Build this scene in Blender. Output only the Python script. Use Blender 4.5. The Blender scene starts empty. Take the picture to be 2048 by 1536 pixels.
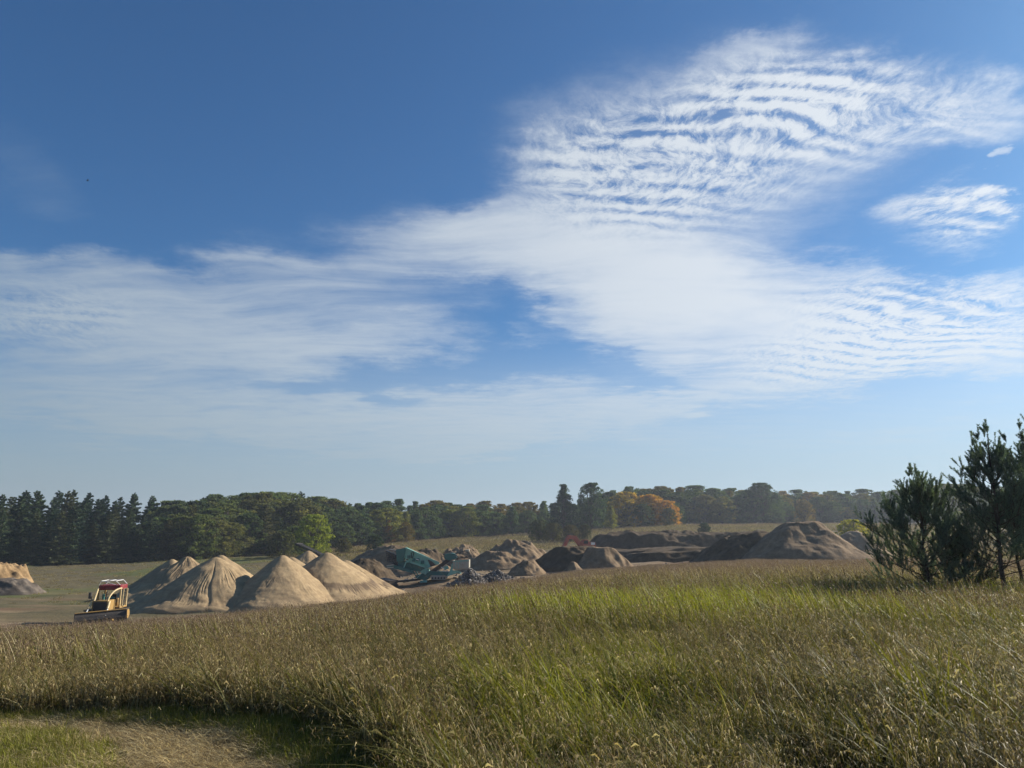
import bpy, bmesh, math, random
import numpy as np
from mathutils import Vector, Matrix, Euler

R = math.radians
S = bpy.context.scene
COL = S.collection
rnd = random.Random(11)

# ---------------------------------------------------------------- camera
FPX = 1530.0                       # focal length in pixels of a 2048 px wide frame
PITCH = math.atan2(1062 - 768, FPX)
EYE = 1.72
cam_d = bpy.data.cameras.new("camera")
cam_d.sensor_width = 36.0
cam_d.lens = 36.0 * FPX / 2048.0
cam_d.clip_start = 0.05
cam_d.clip_end = 5000
cam = bpy.data.objects.new("camera", cam_d)
cam.location = (0, 0, EYE)
cam.rotation_euler = (R(90) + PITCH, 0, 0)
COL.objects.link(cam)
S.camera = cam

CP, SP_ = math.cos(PITCH), math.sin(PITCH)
def ray(px, py):
    """world direction of a photo pixel, scaled so that its world Y is 1"""
    u = (px - 1024) / FPX
    v = (768 - py) / FPX
    d = (u, CP - v * SP_, SP_ + v * CP)
    return (d[0] / d[1], 1.0, d[2] / d[1])
def at(px, py, Y):
    d = ray(px, py)
    return Vector((d[0] * Y, Y, EYE + d[2] * Y))

# ---------------------------------------------------------------- sun, sky, exposure
SUN_AZ, SUN_EL = R(63), R(27)      # to the right of the view, measured from +Y
sun_dir = Vector((math.sin(SUN_AZ) * math.cos(SUN_EL), math.cos(SUN_AZ) * math.cos(SUN_EL), math.sin(SUN_EL)))
sd = bpy.data.lights.new("sun", 'SUN')
sd.energy = 5.0
sd.angle = R(0.5)
sd.color = (1.0, 0.93, 0.82)
sun = bpy.data.objects.new("sun", sd)
sun.rotation_euler = sun_dir.to_track_quat('Z', 'Y').to_euler()
sun.location = (60, 20, 60)
COL.objects.link(sun)
S.view_settings.view_transform = 'Standard'
S.view_settings.look = 'None'
S.view_settings.exposure = 0.6
S.view_settings.gamma = 1.0

world = bpy.data.worlds.new("World")
S.world = world
world.use_nodes = True

class NT:
    """small helper for building node graphs"""
    def __init__(self, tree, clear=True):
        self.t = tree
        if clear:
            tree.nodes.clear()
    def n(self, kind, **kw):
        nd = self.t.nodes.new(kind)
        for k, v in kw.items():
            setattr(nd, k, v)
        return nd
    def put(self, sock, val):
        if val is None:
            return
        if isinstance(val, bpy.types.NodeSocket):
            self.t.links.new(val, sock)
        else:
            sock.default_value = val
    def m(self, op, a, b=None, c=None, clamp=False):
        nd = self.n('ShaderNodeMath', operation=op, use_clamp=clamp)
        for i, v in enumerate((a, b, c)):
            self.put(nd.inputs[i], v)
        return nd.outputs[0]
    def vm(self, op, a, b=None, out=0):
        nd = self.n('ShaderNodeVectorMath', operation=op)
        self.put(nd.inputs[0], a)
        self.put(nd.inputs[1], b)
        return nd.outputs[out]
    def scale(self, v, s):
        nd = self.n('ShaderNodeVectorMath', operation='SCALE')
        self.put(nd.inputs[0], v)
        self.put(nd.inputs['Scale'], s)
        return nd.outputs[0]
    def xyz(self, x, y, z):
        nd = self.n('ShaderNodeCombineXYZ')
        for i, v in enumerate((x, y, z)):
            self.put(nd.inputs[i], v)
        return nd.outputs[0]
    def sep(self, v):
        nd = self.n('ShaderNodeSeparateXYZ')
        self.put(nd.inputs[0], v)
        return nd.outputs
    def noise(self, v, scale, detail=4, rough=0.55, dist=0.0, lac=2.0, color=False, dim='3D'):
        nd = self.n('ShaderNodeTexNoise', noise_dimensions=dim)
        self.put(nd.inputs['Vector'], v)
        self.put(nd.inputs['Scale'], scale)
        nd.inputs['Detail'].default_value = detail
        nd.inputs['Roughness'].default_value = rough
        nd.inputs['Lacunarity'].default_value = lac
        nd.inputs['Distortion'].default_value = dist
        return nd.outputs['Color' if color else 'Fac']
    def ramp(self, f, stops, interp='LINEAR'):
        nd = self.n('ShaderNodeValToRGB')
        cr = nd.color_ramp
        cr.interpolation = interp
        while len(cr.elements) < len(stops):
            cr.elements.new(0.5)
        for e, (p, c) in zip(cr.elements, stops):
            e.position = p
            e.color = tuple(c) + (1,) if len(c) == 3 else c
        self.put(nd.inputs[0], f)
        return nd.outputs[0]
    def mr(self, v, a, b, c=0.0, d=1.0, kind='SMOOTHSTEP'):
        nd = self.n('ShaderNodeMapRange', interpolation_type=kind)
        for i, x in enumerate((v, a, b, c, d)):
            self.put(nd.inputs[i], x)
        return nd.outputs[0]
    def mix(self, f, a, b, blend='MIX'):
        nd = self.n('ShaderNodeMix', data_type='RGBA', blend_type=blend)
        self.put(nd.inputs[0], f)
        for sck, v in ((nd.inputs[6], a), (nd.inputs[7], b)):
            if isinstance(v, (tuple, list)) and len(v) == 3:
                v = tuple(v) + (1,)
            self.put(sck, v)
        return nd.outputs[2]
    def mapping(self, v, loc=(0, 0, 0), rot=(0, 0, 0), scl=(1, 1, 1), kind='POINT'):
        nd = self.n('ShaderNodeMapping', vector_type=kind)
        self.put(nd.inputs['Vector'], v)
        nd.inputs['Location'].default_value = loc
        nd.inputs['Rotation'].default_value = rot
        nd.inputs['Scale'].default_value = scl
        return nd.outputs[0]
# ---------------------------------------------------------------- clouds: a thin high sheet seen in the sky
def azel(px, py):
    d = Vector(ray(px, py)).normalized()
    return (math.degrees(math.atan2(d.x, d.y)), math.degrees(math.asin(d.z)))

# cloud banks: where in the sky (given by a photo position), half-sizes, tilt, thickness
BANKS = [
    (1400, 330, 500, 320, -8, .84), (1560, 190, 330, 130, -10, .62), (1760, 200, 360, 140, -6, .62), (1985, 215, 190, 110, 0, .62),
    (1200, 380, 300, 150, -6, .42), (1020, 400, 260, 90, -12, .28),
    (1240, 530, 580, 150, 8, 1.15), (1470, 630, 580, 160, 6, 1.2), (1850, 660, 420, 140, -4, .85), (1620, 740, 430, 90, -12, .62),
    (1330, 700, 330, 110, 16, .45), (2010, 560, 190, 80, -10, .45), (2080, 700, 260, 110, -10, .62),
    (940, 490, 380, 120, 10, .56), (720, 550, 360, 100, 8, .50), (770, 480, 200, 70, 14, .30), (760, 680, 330, 80, -8, .34),
    (260, 640, 620, 170, 2, .74), (560, 690, 520, 110, -4, .74), (90, 600, 380, 140, 4, .55), (430, 560, 330, 70, 6, .34),
    (250, 815, 680, 85, 4, .72), (620, 858, 600, 80, 3, .66), (950, 818, 420, 74, -5, .78), (1150, 845, 440, 50, -9, .58),
    (1330, 800, 260, 34, -8, .36), (1000, 893, 420, 22, -5, .42), (1480, 880, 560, 50, -3, .22),
    (1890, 420, 165, 92, -24, .74), (1975, 402, 62, 38, -20, .75), (1998, 300, 34, 24, 0, .85),
    (40, 310, 230, 90, 30, .20), (130, 400, 190, 50, 10, .11), (190, 495, 110, 34, 10, .20), (560, 520, 180, 40, 8, .22),
    (1110, 250, 260, 150, -20, .22), (1490, 105, 190, 60, -14, .48), (300, 700, 900, 260, 2, .20), (1000, 860, 800, 110, -3, .24), (1120, 300, 120, 70, -8, .30),
    (1040, 680, 90, 26, -12, .30), (1270, 670, 180, 80, 30, .30), (1850, 870, 330, 44, -6, .30), (1780, 560, 260, 60, 6, .30),
]
RIPPLED = [(1340, 310, 440, 210, -6, 1.35), (1720, 200, 420, 170, 0, .9), (1850, 640, 380, 150, 0, 1.1), (1920, 420, 190, 110, 0, 1.15),
           (90, 640, 300, 110, 0, .5), (1650, 730, 300, 80, 0, .8)]

w = NT(world.node_tree)
gen = w.n('ShaderNodeTexCoord').outputs['Generated']
d_ = w.vm('NORMALIZE', gen)
dx, dy, dz = w.sep(d_)
az = w.m('MULTIPLY', w.m('ARCTAN2', dx, dy), 180 / math.pi)
el = w.m('MULTIPLY', w.m('ARCSINE', dz), 180 / math.pi)
ae = w.xyz(az, el, 0.0)
zz = w.m('MAXIMUM', w.m('ADD', dz, 0.035), 0.02)
pl = w.xyz(w.m('DIVIDE', dx, zz), w.m('DIVIDE', dy, zz), 0.0)       # position on the cloud layer
# ragged edges: the layer is displaced by turbulence
wob = w.vm('SUBTRACT', w.noise(pl, 1.5, 8, .68, color=True), (.5, .5, .5))
wob = w.vm('MULTIPLY', wob, (15.0, 8.0, 0.0))
aew = w.vm('ADD', ae, wob)
def blobs(vec, items, expo=None):
    acc = None
    for (px, py, rx, ry, ang, wt) in items:
        c = azel(px, py)
        e = 4.0
        ax = azel(px + e, py); ay = azel(px, py + e)
        kx = math.hypot(ax[0] - c[0], ax[1] - c[1]) / e
        ky = math.hypot(ay[0] - c[0], ay[1] - c[1]) / e
        base = math.atan2(ax[1] - c[1], ax[0] - c[0])
        mp = w.mapping(vec, (c[0], c[1], 0), (0, 0, base - R(ang)), (rx * kx, ry * ky, 1), 'TEXTURE')
        g = w.n('ShaderNodeTexGradient', gradient_type='SPHERICAL')
        w.put(g.inputs[0], mp)
        s = w.m('MULTIPLY', w.mr(g.outputs['Fac'], 0.0, 0.92), wt)
        acc = s if acc is None else w.m('ADD', acc, s)
    return acc
M = blobs(aew, BANKS)
M = w.m('SUBTRACT', M, w.m('MULTIPLY', w.m('MAXIMUM', w.m('SUBTRACT', M, 0.55), 0.0), 0.62))   # soft limit
RM = w.m('MINIMUM', blobs(ae, RIPPLED), 1.0)
# wave trains across the layer
warp = w.vm('ADD', pl, w.scale(w.vm('SUBTRACT', w.noise(pl, 1.0, 3, .5, color=True), (.5, .5, .5)), 0.62))
warp2 = w.vm('ADD', warp, w.scale(w.vm('SUBTRACT', w.noise(pl, 8.0, 4, .65, color=True), (.5, .5, .5)), 0.055))
rot_ = w.mapping(warp2, rot=(0, 0, R(-12)))
wx, wy, _ = w.sep(rot_)
phase = w.m('MULTIPLY', w.m('LOGARITHM', w.m('MAXIMUM', wy, 0.05), math.e), 2 * math.pi * 21.0)   # waves drawn closer overhead
wave = w.m('SINE', phase)                                            # -1..1
amp = w.mr(w.noise(pl, 2.6, 3), .34, .60, 0.05, 1.0)
cells = w.noise(w.mapping(warp2, rot=(0, 0, R(-12)), scl=(19.0, 12.0, 1)), 1.0, 6, .66)
cells = w.m('MULTIPLY', w.m('SUBTRACT', cells, .5), 3.9)
puff = w.m('MULTIPLY', w.m('SUBTRACT', w.noise(w.mapping(warp2, scl=(60, 28, 1)), 1.0, 5, .72), .5), 3.2)
rip = w.m('ADD', w.m('MULTIPLY', wave, w.m('MULTIPLY', amp, .60)), w.m('ADD', cells, puff))
# drawn-out streaks
streak = w.noise(w.mapping(warp, rot=(0, 0, R(14)), scl=(1.7, 6.5, 1)), 1.0, 9, .66)
streak = w.m('MULTIPLY', w.m('SUBTRACT', streak, .5), w.mr(M, .55, .95, 3.2, 1.3))
tex = w.m('ADD', w.m('MULTIPLY', rip, w.m('MULTIPLY', RM, .78)), w.m('MULTIPLY', streak, w.m('SUBTRACT', .52, w.m('MULTIPLY', RM, .26))))
dens = w.m('MULTIPLY', M, w.m('ADD', 1.0, w.m('MAXIMUM', tex, -.68)))
alpha = w.mr(dens, 0.02, 1.14)
# milky air low down
veil = w.m('MULTIPLY', w.mr(el, 16.0, 0.5), w.m('ADD', .88, w.m('MULTIPLY', streak, .10)), clamp=True)
alpha = w.m('SUBTRACT', 1.0, w.m('MULTIPLY', w.m('SUBTRACT', 1.0, w.m('MULTIPLY', alpha, 0.86)), w.m('SUBTRACT', 1.0, veil)))
# thin clouds scatter sunlight forward: brighter towards the sun
cs = w.vm('DOT_PRODUCT', d_, tuple(sun_dir), out=1)
glow = w.mr(cs, -0.05, 1.0, 0.0, 1.0, 'LINEAR')
ccol = w.mix(glow, (0.245, 0.298, 0.345), (0.62, 0.645, 0.665))
vcol = w.mix(glow, (0.218, 0.264, 0.290), (0.325, 0.415, 0.485))
ccol = w.mix(w.mr(el, 14.0, 2.0), ccol, vcol)
sky = w.n('ShaderNodeTexSky', sky_type='NISHITA', sun_disc=False)
sky.sun_elevation = SUN_EL
sky.sun_rotation = SUN_AZ
sky.altitude = 300
sky.air_density = 1.0
sky.dust_density = 0.9
sky.ozone_density = 2.5
SKY_STRENGTH = 0.063
bg1 = w.n('ShaderNodeBackground')
w.put(bg1.inputs[0], w.mix(1.0, sky.outputs[0], (0.44, 0.80, 1.10), 'MULTIPLY')); bg1.inputs[1].default_value = SKY_STRENGTH
bg2 = w.n('ShaderNodeBackground')
w.put(bg2.inputs[0], ccol); bg2.inputs[1].default_value = 1.0
ms = w.n('ShaderNodeMixShader')
w.put(ms.inputs[0], alpha)
w.t.links.new(bg1.outputs[0], ms.inputs[1]); w.t.links.new(bg2.outputs[0], ms.inputs[2])
wo = w.n('ShaderNodeOutputWorld')
w.t.links.new(ms.outputs[0], wo.inputs[0])

# ---------------------------------------------------------------- helpers
def smooth(a, b, x):
    t = np.clip((np.asarray(x, float) - a) / (b - a), 0, 1)
    return t * t * (3 - 2 * t)
def _hash(ix, iy, seed):
    h = (ix.astype(np.int64) * 374761393 + iy.astype(np.int64) * 668265263 + seed * 974634777) & 0xFFFFFFFF
    h = ((h ^ (h >> 13)) * 1274126177) & 0xFFFFFFFF
    return ((h ^ (h >> 16)) & 0xFFFFFF) / float(0xFFFFFF)
def vnoise(x, y, seed=0):
    x = np.asarray(x, float); y = np.asarray(y, float)
    ix = np.floor(x); iy = np.floor(y)
    fx = x - ix; fy = y - iy
    fx = fx * fx * (3 - 2 * fx); fy = fy * fy * (3 - 2 * fy)
    a = _hash(ix, iy, seed); b = _hash(ix + 1, iy, seed); c = _hash(ix, iy + 1, seed); d = _hash(ix + 1, iy + 1, seed)
    return (a + (b - a) * fx) * (1 - fy) + (c + (d - c) * fx) * fy
def fbm(x, y, seed=0, octv=4, rough=.5):
    s = 0; a = 1; n = 0
    for o in range(octv):
        s = s + a * vnoise(x * 2 ** o + 17.3 * o, y * 2 ** o - 9.1 * o, seed + o); n += a; a *= rough
    return s / n                                                     # 0..1

def tag(o, label=None, cat=None, group=None, kind=None):
    for k, v in (('label', label), ('category', cat), ('group', group), ('kind', kind)):
        if v: o[k] = v
    return o
def link(o, parent=None):
    COL.objects.link(o)
    if parent: o.parent = parent
    return o
def mesh_obj(name, verts, faces, mat=None, parent=None, smooth_=False, uvcol=None):
    me = bpy.data.meshes.new(name)
    me.from_pydata([tuple(v) for v in verts], [], [tuple(f) for f in faces])
    if mat: me.materials.append(mat)
    if smooth_: me.polygons.foreach_set('use_smooth', [True] * len(me.polygons))
    me.update()
    return link(bpy.data.objects.new(name, me), parent)
def fast_mesh(name, co, quads, mat=None, smooth_=False, attrs=None, npf=4):
    """mesh from numpy arrays: co (n,3), quads (m,npf)"""
    me = bpy.data.meshes.new(name)
    me.vertices.add(len(co)); me.vertices.foreach_set('co', np.asarray(co, np.float32).ravel())
    q = np.asarray(quads, np.int32)
    me.loops.add(q.size); me.loops.foreach_set('vertex_index', q.ravel())
    me.polygons.add(len(q)); me.polygons.foreach_set('loop_start', np.arange(0, q.size, npf, dtype=np.int32))
    if smooth_: me.polygons.foreach_set('use_smooth', np.ones(len(q), bool))
    for k, (dom, val) in (attrs or {}).items():
        at_ = me.attributes.new(k, 'FLOAT', dom); at_.data.foreach_set('value', np.asarray(val, np.float32))
    if mat: me.materials.append(mat)
    me.update(calc_edges=True); me.validate()
    return me
def empty(name, loc, rz=0.0, label=None, cat=None, group=None):
    o = bpy.data.objects.new(name, None); o.empty_display_size = .3
    o.location = loc; o.rotation_euler = (0, 0, rz); COL.objects.link(o)
    return tag(o, label, cat, group)
def copy_tree(o, parent=None):
    c = o.copy(); COL.objects.link(c)
    if parent: c.parent = parent
    for ch in list(o.children): copy_tree(ch, c)
    return c
def material(name):
    m = bpy.data.materials.new(name); m.use_nodes = True
    t = NT(m.node_tree); t.mat = m
    return t
def finish(t, color, rough=.8, bump=None, bump_s=.3, dist=.05, metal=0.0, spec=.3, disp=None):
    b = t.n('ShaderNodeBsdfPrincipled')
    t.put(b.inputs['Base Color'], color if isinstance(color, bpy.types.NodeSocket) else tuple(color) + (1,))
    t.put(b.inputs['Roughness'], rough); t.put(b.inputs['Metallic'], metal)
    b.inputs['Specular IOR Level'].default_value = spec
    if bump is not None:
        bn = t.n('ShaderNodeBump'); bn.inputs['Strength'].default_value = bump_s; bn.inputs['Distance'].default_value = dist
        t.put(bn.inputs['Height'], bump); t.t.links.new(bn.outputs[0], b.inputs['Normal'])
    o = t.n('ShaderNodeOutputMaterial'); t.t.links.new(b.outputs[0], o.inputs[0])
    return t.mat
def attr(t, name, kind='GEOMETRY', out='Fac'):
    a = t.n('ShaderNodeAttribute', attribute_type=kind); a.attribute_name = name
    return a.outputs[out]
def wpos(t):
    return t.n('ShaderNodeNewGeometry').outputs['Position']
def opos(t):
    return t.n('ShaderNodeTexCoord').outputs['Object']

# ---------------------------------------------------------------- terrain
T_ = [-.75, -.54, -.33, -.16, .05, .18, .31, .5, .9]
D_ = [52, 57, 68, 82, 98, 102, 101, 98, 92]
ZE = [-5.5, -5.5, -5.5, -5.4, -4.0, -3.0, -2.3, -2.0, -2.0]
TF = [-.75, -.6, -.4, -.27, -.08, .0, .2, .4, .7]
DF = [172, 176, 195, 222, 290, 300, 330, 360, 380]
ZF = [-6.1, -6.1, -5.4, -4.6, -1.2, 0.0, 4.0, 4.8, 5.0]
def ground_px(px, py, z=0.0):
    d = ray(px, py); k = (z - EYE) / d[2]
    return (d[0] * k, k)

# mown track in the near left corner: edges as y over x
def edge(pts, more_left, more_right):
    g = sorted([ground_px(*p) for p in pts] + more_left + more_right)
    return [p[0] for p in g], [p[1] for p in g]
TALL = edge([(0, 1372), (150, 1378), (300, 1390), (450, 1412), (600, 1450), (720, 1500), (800, 1560)], [(-12, 8.6), (-25, 9.5)], [(0.1, 3.9), (.9, 2.6), (1.8, 1.2), (3.0, -1.2), (6, -7)])
PUP = edge([(0, 1385), (150, 1388), (300, 1408), (430, 1446), (540, 1500), (620, 1560)], [(-12, 8.0), (-25, 8.9)], [(-.9, 3.4), (.3, 1.2), (1.5, -1.5), (5, -8)])
PLO = edge([(0, 1404), (80, 1424), (150, 1452), (215, 1492), (250, 1545)], [(-12, 7.2), (-25, 8.1)], [(-2.0, 3.9), (-1.3, 1.4), (0, -2), (4, -9)])
def zone(c, x, y):
    return y - np.interp(x, c[0], c[1])                               # >0: beyond the edge

def terrain(x, y, rough=True):
    x = np.asarray(x, float); y = np.asarray(y, float)
    yy = np.maximum(y, 4.0); t = np.clip(x / yy, -1.2, 1.2)
    D = np.interp(t, T_, D_); ze = np.interp(t, T_, ZE)
    df = np.interp(t, TF, DF); zf = np.interp(t, TF, ZF)
    q = np.clip((yy / D - .1) / .9, 0, 1) ** 1.06
    s = smooth(.22, 1.0, (yy - D) / (df - D))
    z = ze * q + (zf - ze) * s
    # worked-out pit behind the field
    pit = smooth(.05, .14, t) * smooth(.36, .26, t) * smooth(92, 104, yy) * smooth(190, 150, yy)
    z = z - .25 * pit
    flr = smooth(-.30, -.2, t) * smooth(.01, -.07, t) * smooth(84, 95, yy) * smooth(190, 140, yy)
    z = z * (1 - flr) + np.minimum(z, -4.95 + (yy - 95) * .012) * flr
    z = z + np.where(yy > df, (yy - df) * .012, 0)
    if rough:
        if y.size > 1 or (y > 1).all():
            near_ = smooth(26, 20, np.abs(x)) * smooth(12, 10, y)                 # wheel ruts in the track
            w_ = zone(PUP, x, y); v_ = zone(PLO, x, y)
            z = z - near_ * (.06 * np.exp(-((w_ + .30) / .16) ** 2) + .06 * np.exp(-((v_ - .25) / .16) ** 2)) * (.5 + fbm(x / .8, y / .8, 91, 3))
        far = smooth(14, 60, yy)
        z = z + (fbm(x / 9, y / 9, 5, 3) - .5) * .5 * smooth(6, 30, yy) + (fbm(x / 30, y / 30, 9, 3) - .5) * 1.3 * far * smooth(0, 1, np.abs(yy - D) / 12 + .15)
        z = z + (fbm(x / 1.3, y / 1.3, 3, 3) - .5) * .10
        z = z + (fbm(x / 4.5, y / 6.0, 13, 4) - .5) * 1.1 * np.maximum(flr, pit) * smooth(88, 96, yy)      # churned pit floor
        lf_ = smooth(-.22, -.34, t) * smooth(56, 64, yy) * smooth(120, 90, yy)
        z = z + (fbm(x / 7.0 + yy * .05, y / 1.4, 17, 4) - .5) * .5 * lf_
    return z
def tz(x, y):
    return float(terrain(np.array([x]), np.array([y]))[0])
def build_ground():
    ys = np.concatenate([np.linspace(-45, -2, 24), np.linspace(-1.5, 14, 110), 14 * (1.0165 ** np.arange(1, 232)), [760, 900, 1150, 1500]])
    us = np.linspace(-1, 1, 341)
    us = np.sign(us) * (np.abs(us) ** 1.15)
    Y, U = np.meshgrid(ys, us, indexing='ij')
    X = U * (26 + 1.05 * np.maximum(Y, 0))
    Z = terrain(X, Y)
    nr, nc = Y.shape
    idx = np.arange(nr * nc).reshape(nr, nc)
    q = np.stack([idx[:-1, :-1], idx[:-1, 1:], idx[1:, 1:], idx[1:, :-1]], -1).reshape(-1, 4)
    t = X / np.maximum(Y, 4.0)
    D = np.interp(t, T_, D_); df = np.interp(t, TF, DF)
    n1 = fbm(X / 12, Y / 25, 21, 4)
    # bare soil: the pit behind the field
    dirt = smooth(-3, 4, Y - D + (n1 - .5) * 10) * smooth(1, .0, (Y - D) / (df - D) / .55 + (n1 - .5) * .8)
    dirt = dirt * smooth(-.66, -.5, t + (n1 - .5) * .3) * smooth(.50, .36, t)
    # left of the piles: thin grass with sandy wheel tracks
    lf = smooth(-.22, -.34, t) * smooth(45, 60, Y)
    tracks = smooth(.5, .62, fbm(X / 18 + Y * .02, Y / 3.2 - X * .03, 31, 4)) * smooth(108, 80, Y)
    dirt = dirt * (1 - lf) + lf * np.clip(tracks * .9 + smooth(72, 60, Y) * .6, 0, 1) * smooth(D - 2, D + 4, Y)
    green = lf * smooth(.40, .58, fbm(X / 16, Y / 16, 41, 4)) * smooth(66, 85, Y)
    path = smooth(-.18, .12, zone(PLO, X, Y)) * smooth(.15, -.12, zone(PUP, X, Y)) * smooth(26, 20, np.abs(X))
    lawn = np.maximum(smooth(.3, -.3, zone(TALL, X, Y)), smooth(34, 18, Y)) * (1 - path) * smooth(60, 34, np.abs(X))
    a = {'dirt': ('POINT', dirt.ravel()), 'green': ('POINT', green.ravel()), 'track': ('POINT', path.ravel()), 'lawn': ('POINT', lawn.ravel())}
    m = material("field_soil")
    p = wpos(m)
    n_f = m.noise(p, .35, 6, .6); n_s = m.noise(p, 6.0, 6, .65); n_b = m.noise(m.mapping(p, scl=(.05, .12, 1)), 1.0, 5, .6)
    grass = m.ramp(n_f, [(.3, (.10, .084, .050)), (.5, (.158, .125, .066)), (.7, (.215, .170, .092))])
    grass = m.mix(m.mr(n_s, .35, .7), grass, (.075, .068, .036))
    gr2 = m.ramp(n_f, [(.3, (.072, .086, .030)), (.7, (.125, .130, .050))])
    col = m.mix(attr(m, 'green'), grass, gr2)
    soil = m.ramp(n_b, [(.3, (.19, .135, .078)), (.48, (.29, .212, .125)), (.7, (.39, .29, .175))])
    soil = m.mix(m.mr(n_s, .4, .75), soil, (.16, .11, .064))
    soil = m.mix(m.mr(m.noise(m.mapping(p, scl=(.10, .55, 1), rot=(0, 0, .3)), 1.0, 5, .6), .46, .62), soil, (.17, .105, .062))   # wheel tracks, damp patches
    col = m.mix(attr(m, 'dirt'), col, soil)
    thatch = m.ramp(m.noise(p, 9.0, 6, .7), [(.3, (.055, .036, .022)), (.55, (.155, .105, .060)), (.75, (.28, .20, .115))])
    col = m.mix(attr(m, 'track'), col, thatch)
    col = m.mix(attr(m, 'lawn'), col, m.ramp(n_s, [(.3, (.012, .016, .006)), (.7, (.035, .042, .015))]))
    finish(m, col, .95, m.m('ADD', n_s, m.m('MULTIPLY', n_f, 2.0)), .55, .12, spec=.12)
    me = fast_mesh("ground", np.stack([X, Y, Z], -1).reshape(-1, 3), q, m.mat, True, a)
    g = link(bpy.data.objects.new("ground", me)); tag(g, kind='structure')
    return g
build_ground()

# ---------------------------------------------------------------- heaps of sand, soil and stones
def sand_mat():
    m = material("dry_sand")
    p = wpos(m)
    st = m.noise(m.mapping(p, scl=(.35, .35, 5.0)), 1.0, 5, .6)      # thin level bands
    n = m.noise(p, 1.4, 6, .65); g = m.noise(p, 14, 4, .7)
    c = m.ramp(n, [(.3, (.31, .220, .122)), (.55, (.40, .288, .162)), (.75, (.46, .335, .195))])
    c = m.mix(m.m('MULTIPLY', m.mr(st, .45, .7), .40), c, (.24, .165, .098))
    c = m.mix(m.m('MULTIPLY', attr(m, 'damp'), .8), c, (.15, .105, .068))
    c = m.mix(m.m('MULTIPLY', m.mr(g, .45, .8), .25), c, (.22, .16, .10))
    return finish(m, c, .95, m.m('ADD', g, m.m('MULTIPLY', st, .7)), .5, .06, spec=.1)
def soil_mat(name, stops, grain=6.0):
    m = material(name)
    p = wpos(m)
    n = m.noise(p, .8, 7, .65); g = m.noise(p, grain, 5, .7)
    c = m.ramp(n, stops)
    c = m.mix(m.m('MULTIPLY', m.mr(g, .5, .75), .45), c, tuple(v * .45 for v in stops[0][1]))
    return finish(m, c, .95, m.m('ADD', m.m('MULTIPLY', g, .6), n), .7, .15, spec=.1)
SAND = sand_mat()
SOIL_BROWN = soil_mat("brown_soil", [(.3, (.14, .096, .058)), (.5, (.225, .157, .094)), (.72, (.33, .24, .148))])
SOIL_DARK = soil_mat("dark_soil", [(.3, (.060, .042, .026)), (.5, (.102, .073, .045)), (.72, (.168, .120, .072))])
SOIL_TAN = soil_mat("tan_soil", [(.3, (.24, .170, .100)), (.5, (.34, .25, .152)), (.72, (.43, .33, .21))])
SOIL_GREY = soil_mat("grey_soil", [(.3, (.085, .068, .054)), (.5, (.15, .122, .096)), (.72, (.24, .20, .155))])
SOIL_ORANGE = soil_mat("orange_soil", [(.3, (.17, .11, .055)), (.5, (.29, .19, .095)), (.72, (.42, .29, .155))])

def heap_mesh(name, cx, cy, zb, hfun, rx, ry, rot, mat, na=200, nr=64, damp=None, follow=True):
    """round heap: hfun(rho, theta, x, y) gives the height over the ground"""
    rho = np.linspace(0, 1, nr) ** .9
    th = np.linspace(0, 2 * np.pi, na, endpoint=False)
    RH, TH = np.meshgrid(rho, th, indexing='ij')
    lx = RH * rx * np.cos(TH); ly = RH * ry * np.sin(TH)
    x = lx * math.cos(rot) - ly * math.sin(rot); y = lx * math.sin(rot) + ly * math.cos(rot)
    base = terrain(cx + x, cy + y) - zb if follow else 0.0
    h = hfun(RH, TH, x, y)
    z = base * smooth(.0, 1.0, RH) + h - .25 * smooth(.93, 1.0, RH) - .3 * smooth(.14, .0, h)
    co = np.stack([x, y, z], -1).reshape(-1, 3)
    idx = np.arange(nr * na).reshape(nr, na)
    nx = np.roll(idx, -1, 1)
    q = np.stack([idx[:-1], idx[1:], nx[1:], nx[:-1]], -1).reshape(-1, 4)
    dm = damp(RH, TH, x, y, h) if damp else np.zeros_like(RH)
    me = fast_mesh(name, co, q, mat, True, {'damp': ('POINT', np.broadcast_to(dm, RH.shape).ravel())})
    o = bpy.data.objects.new(name, me); o.location = (cx, cy, zb)
    return link(o)

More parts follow.
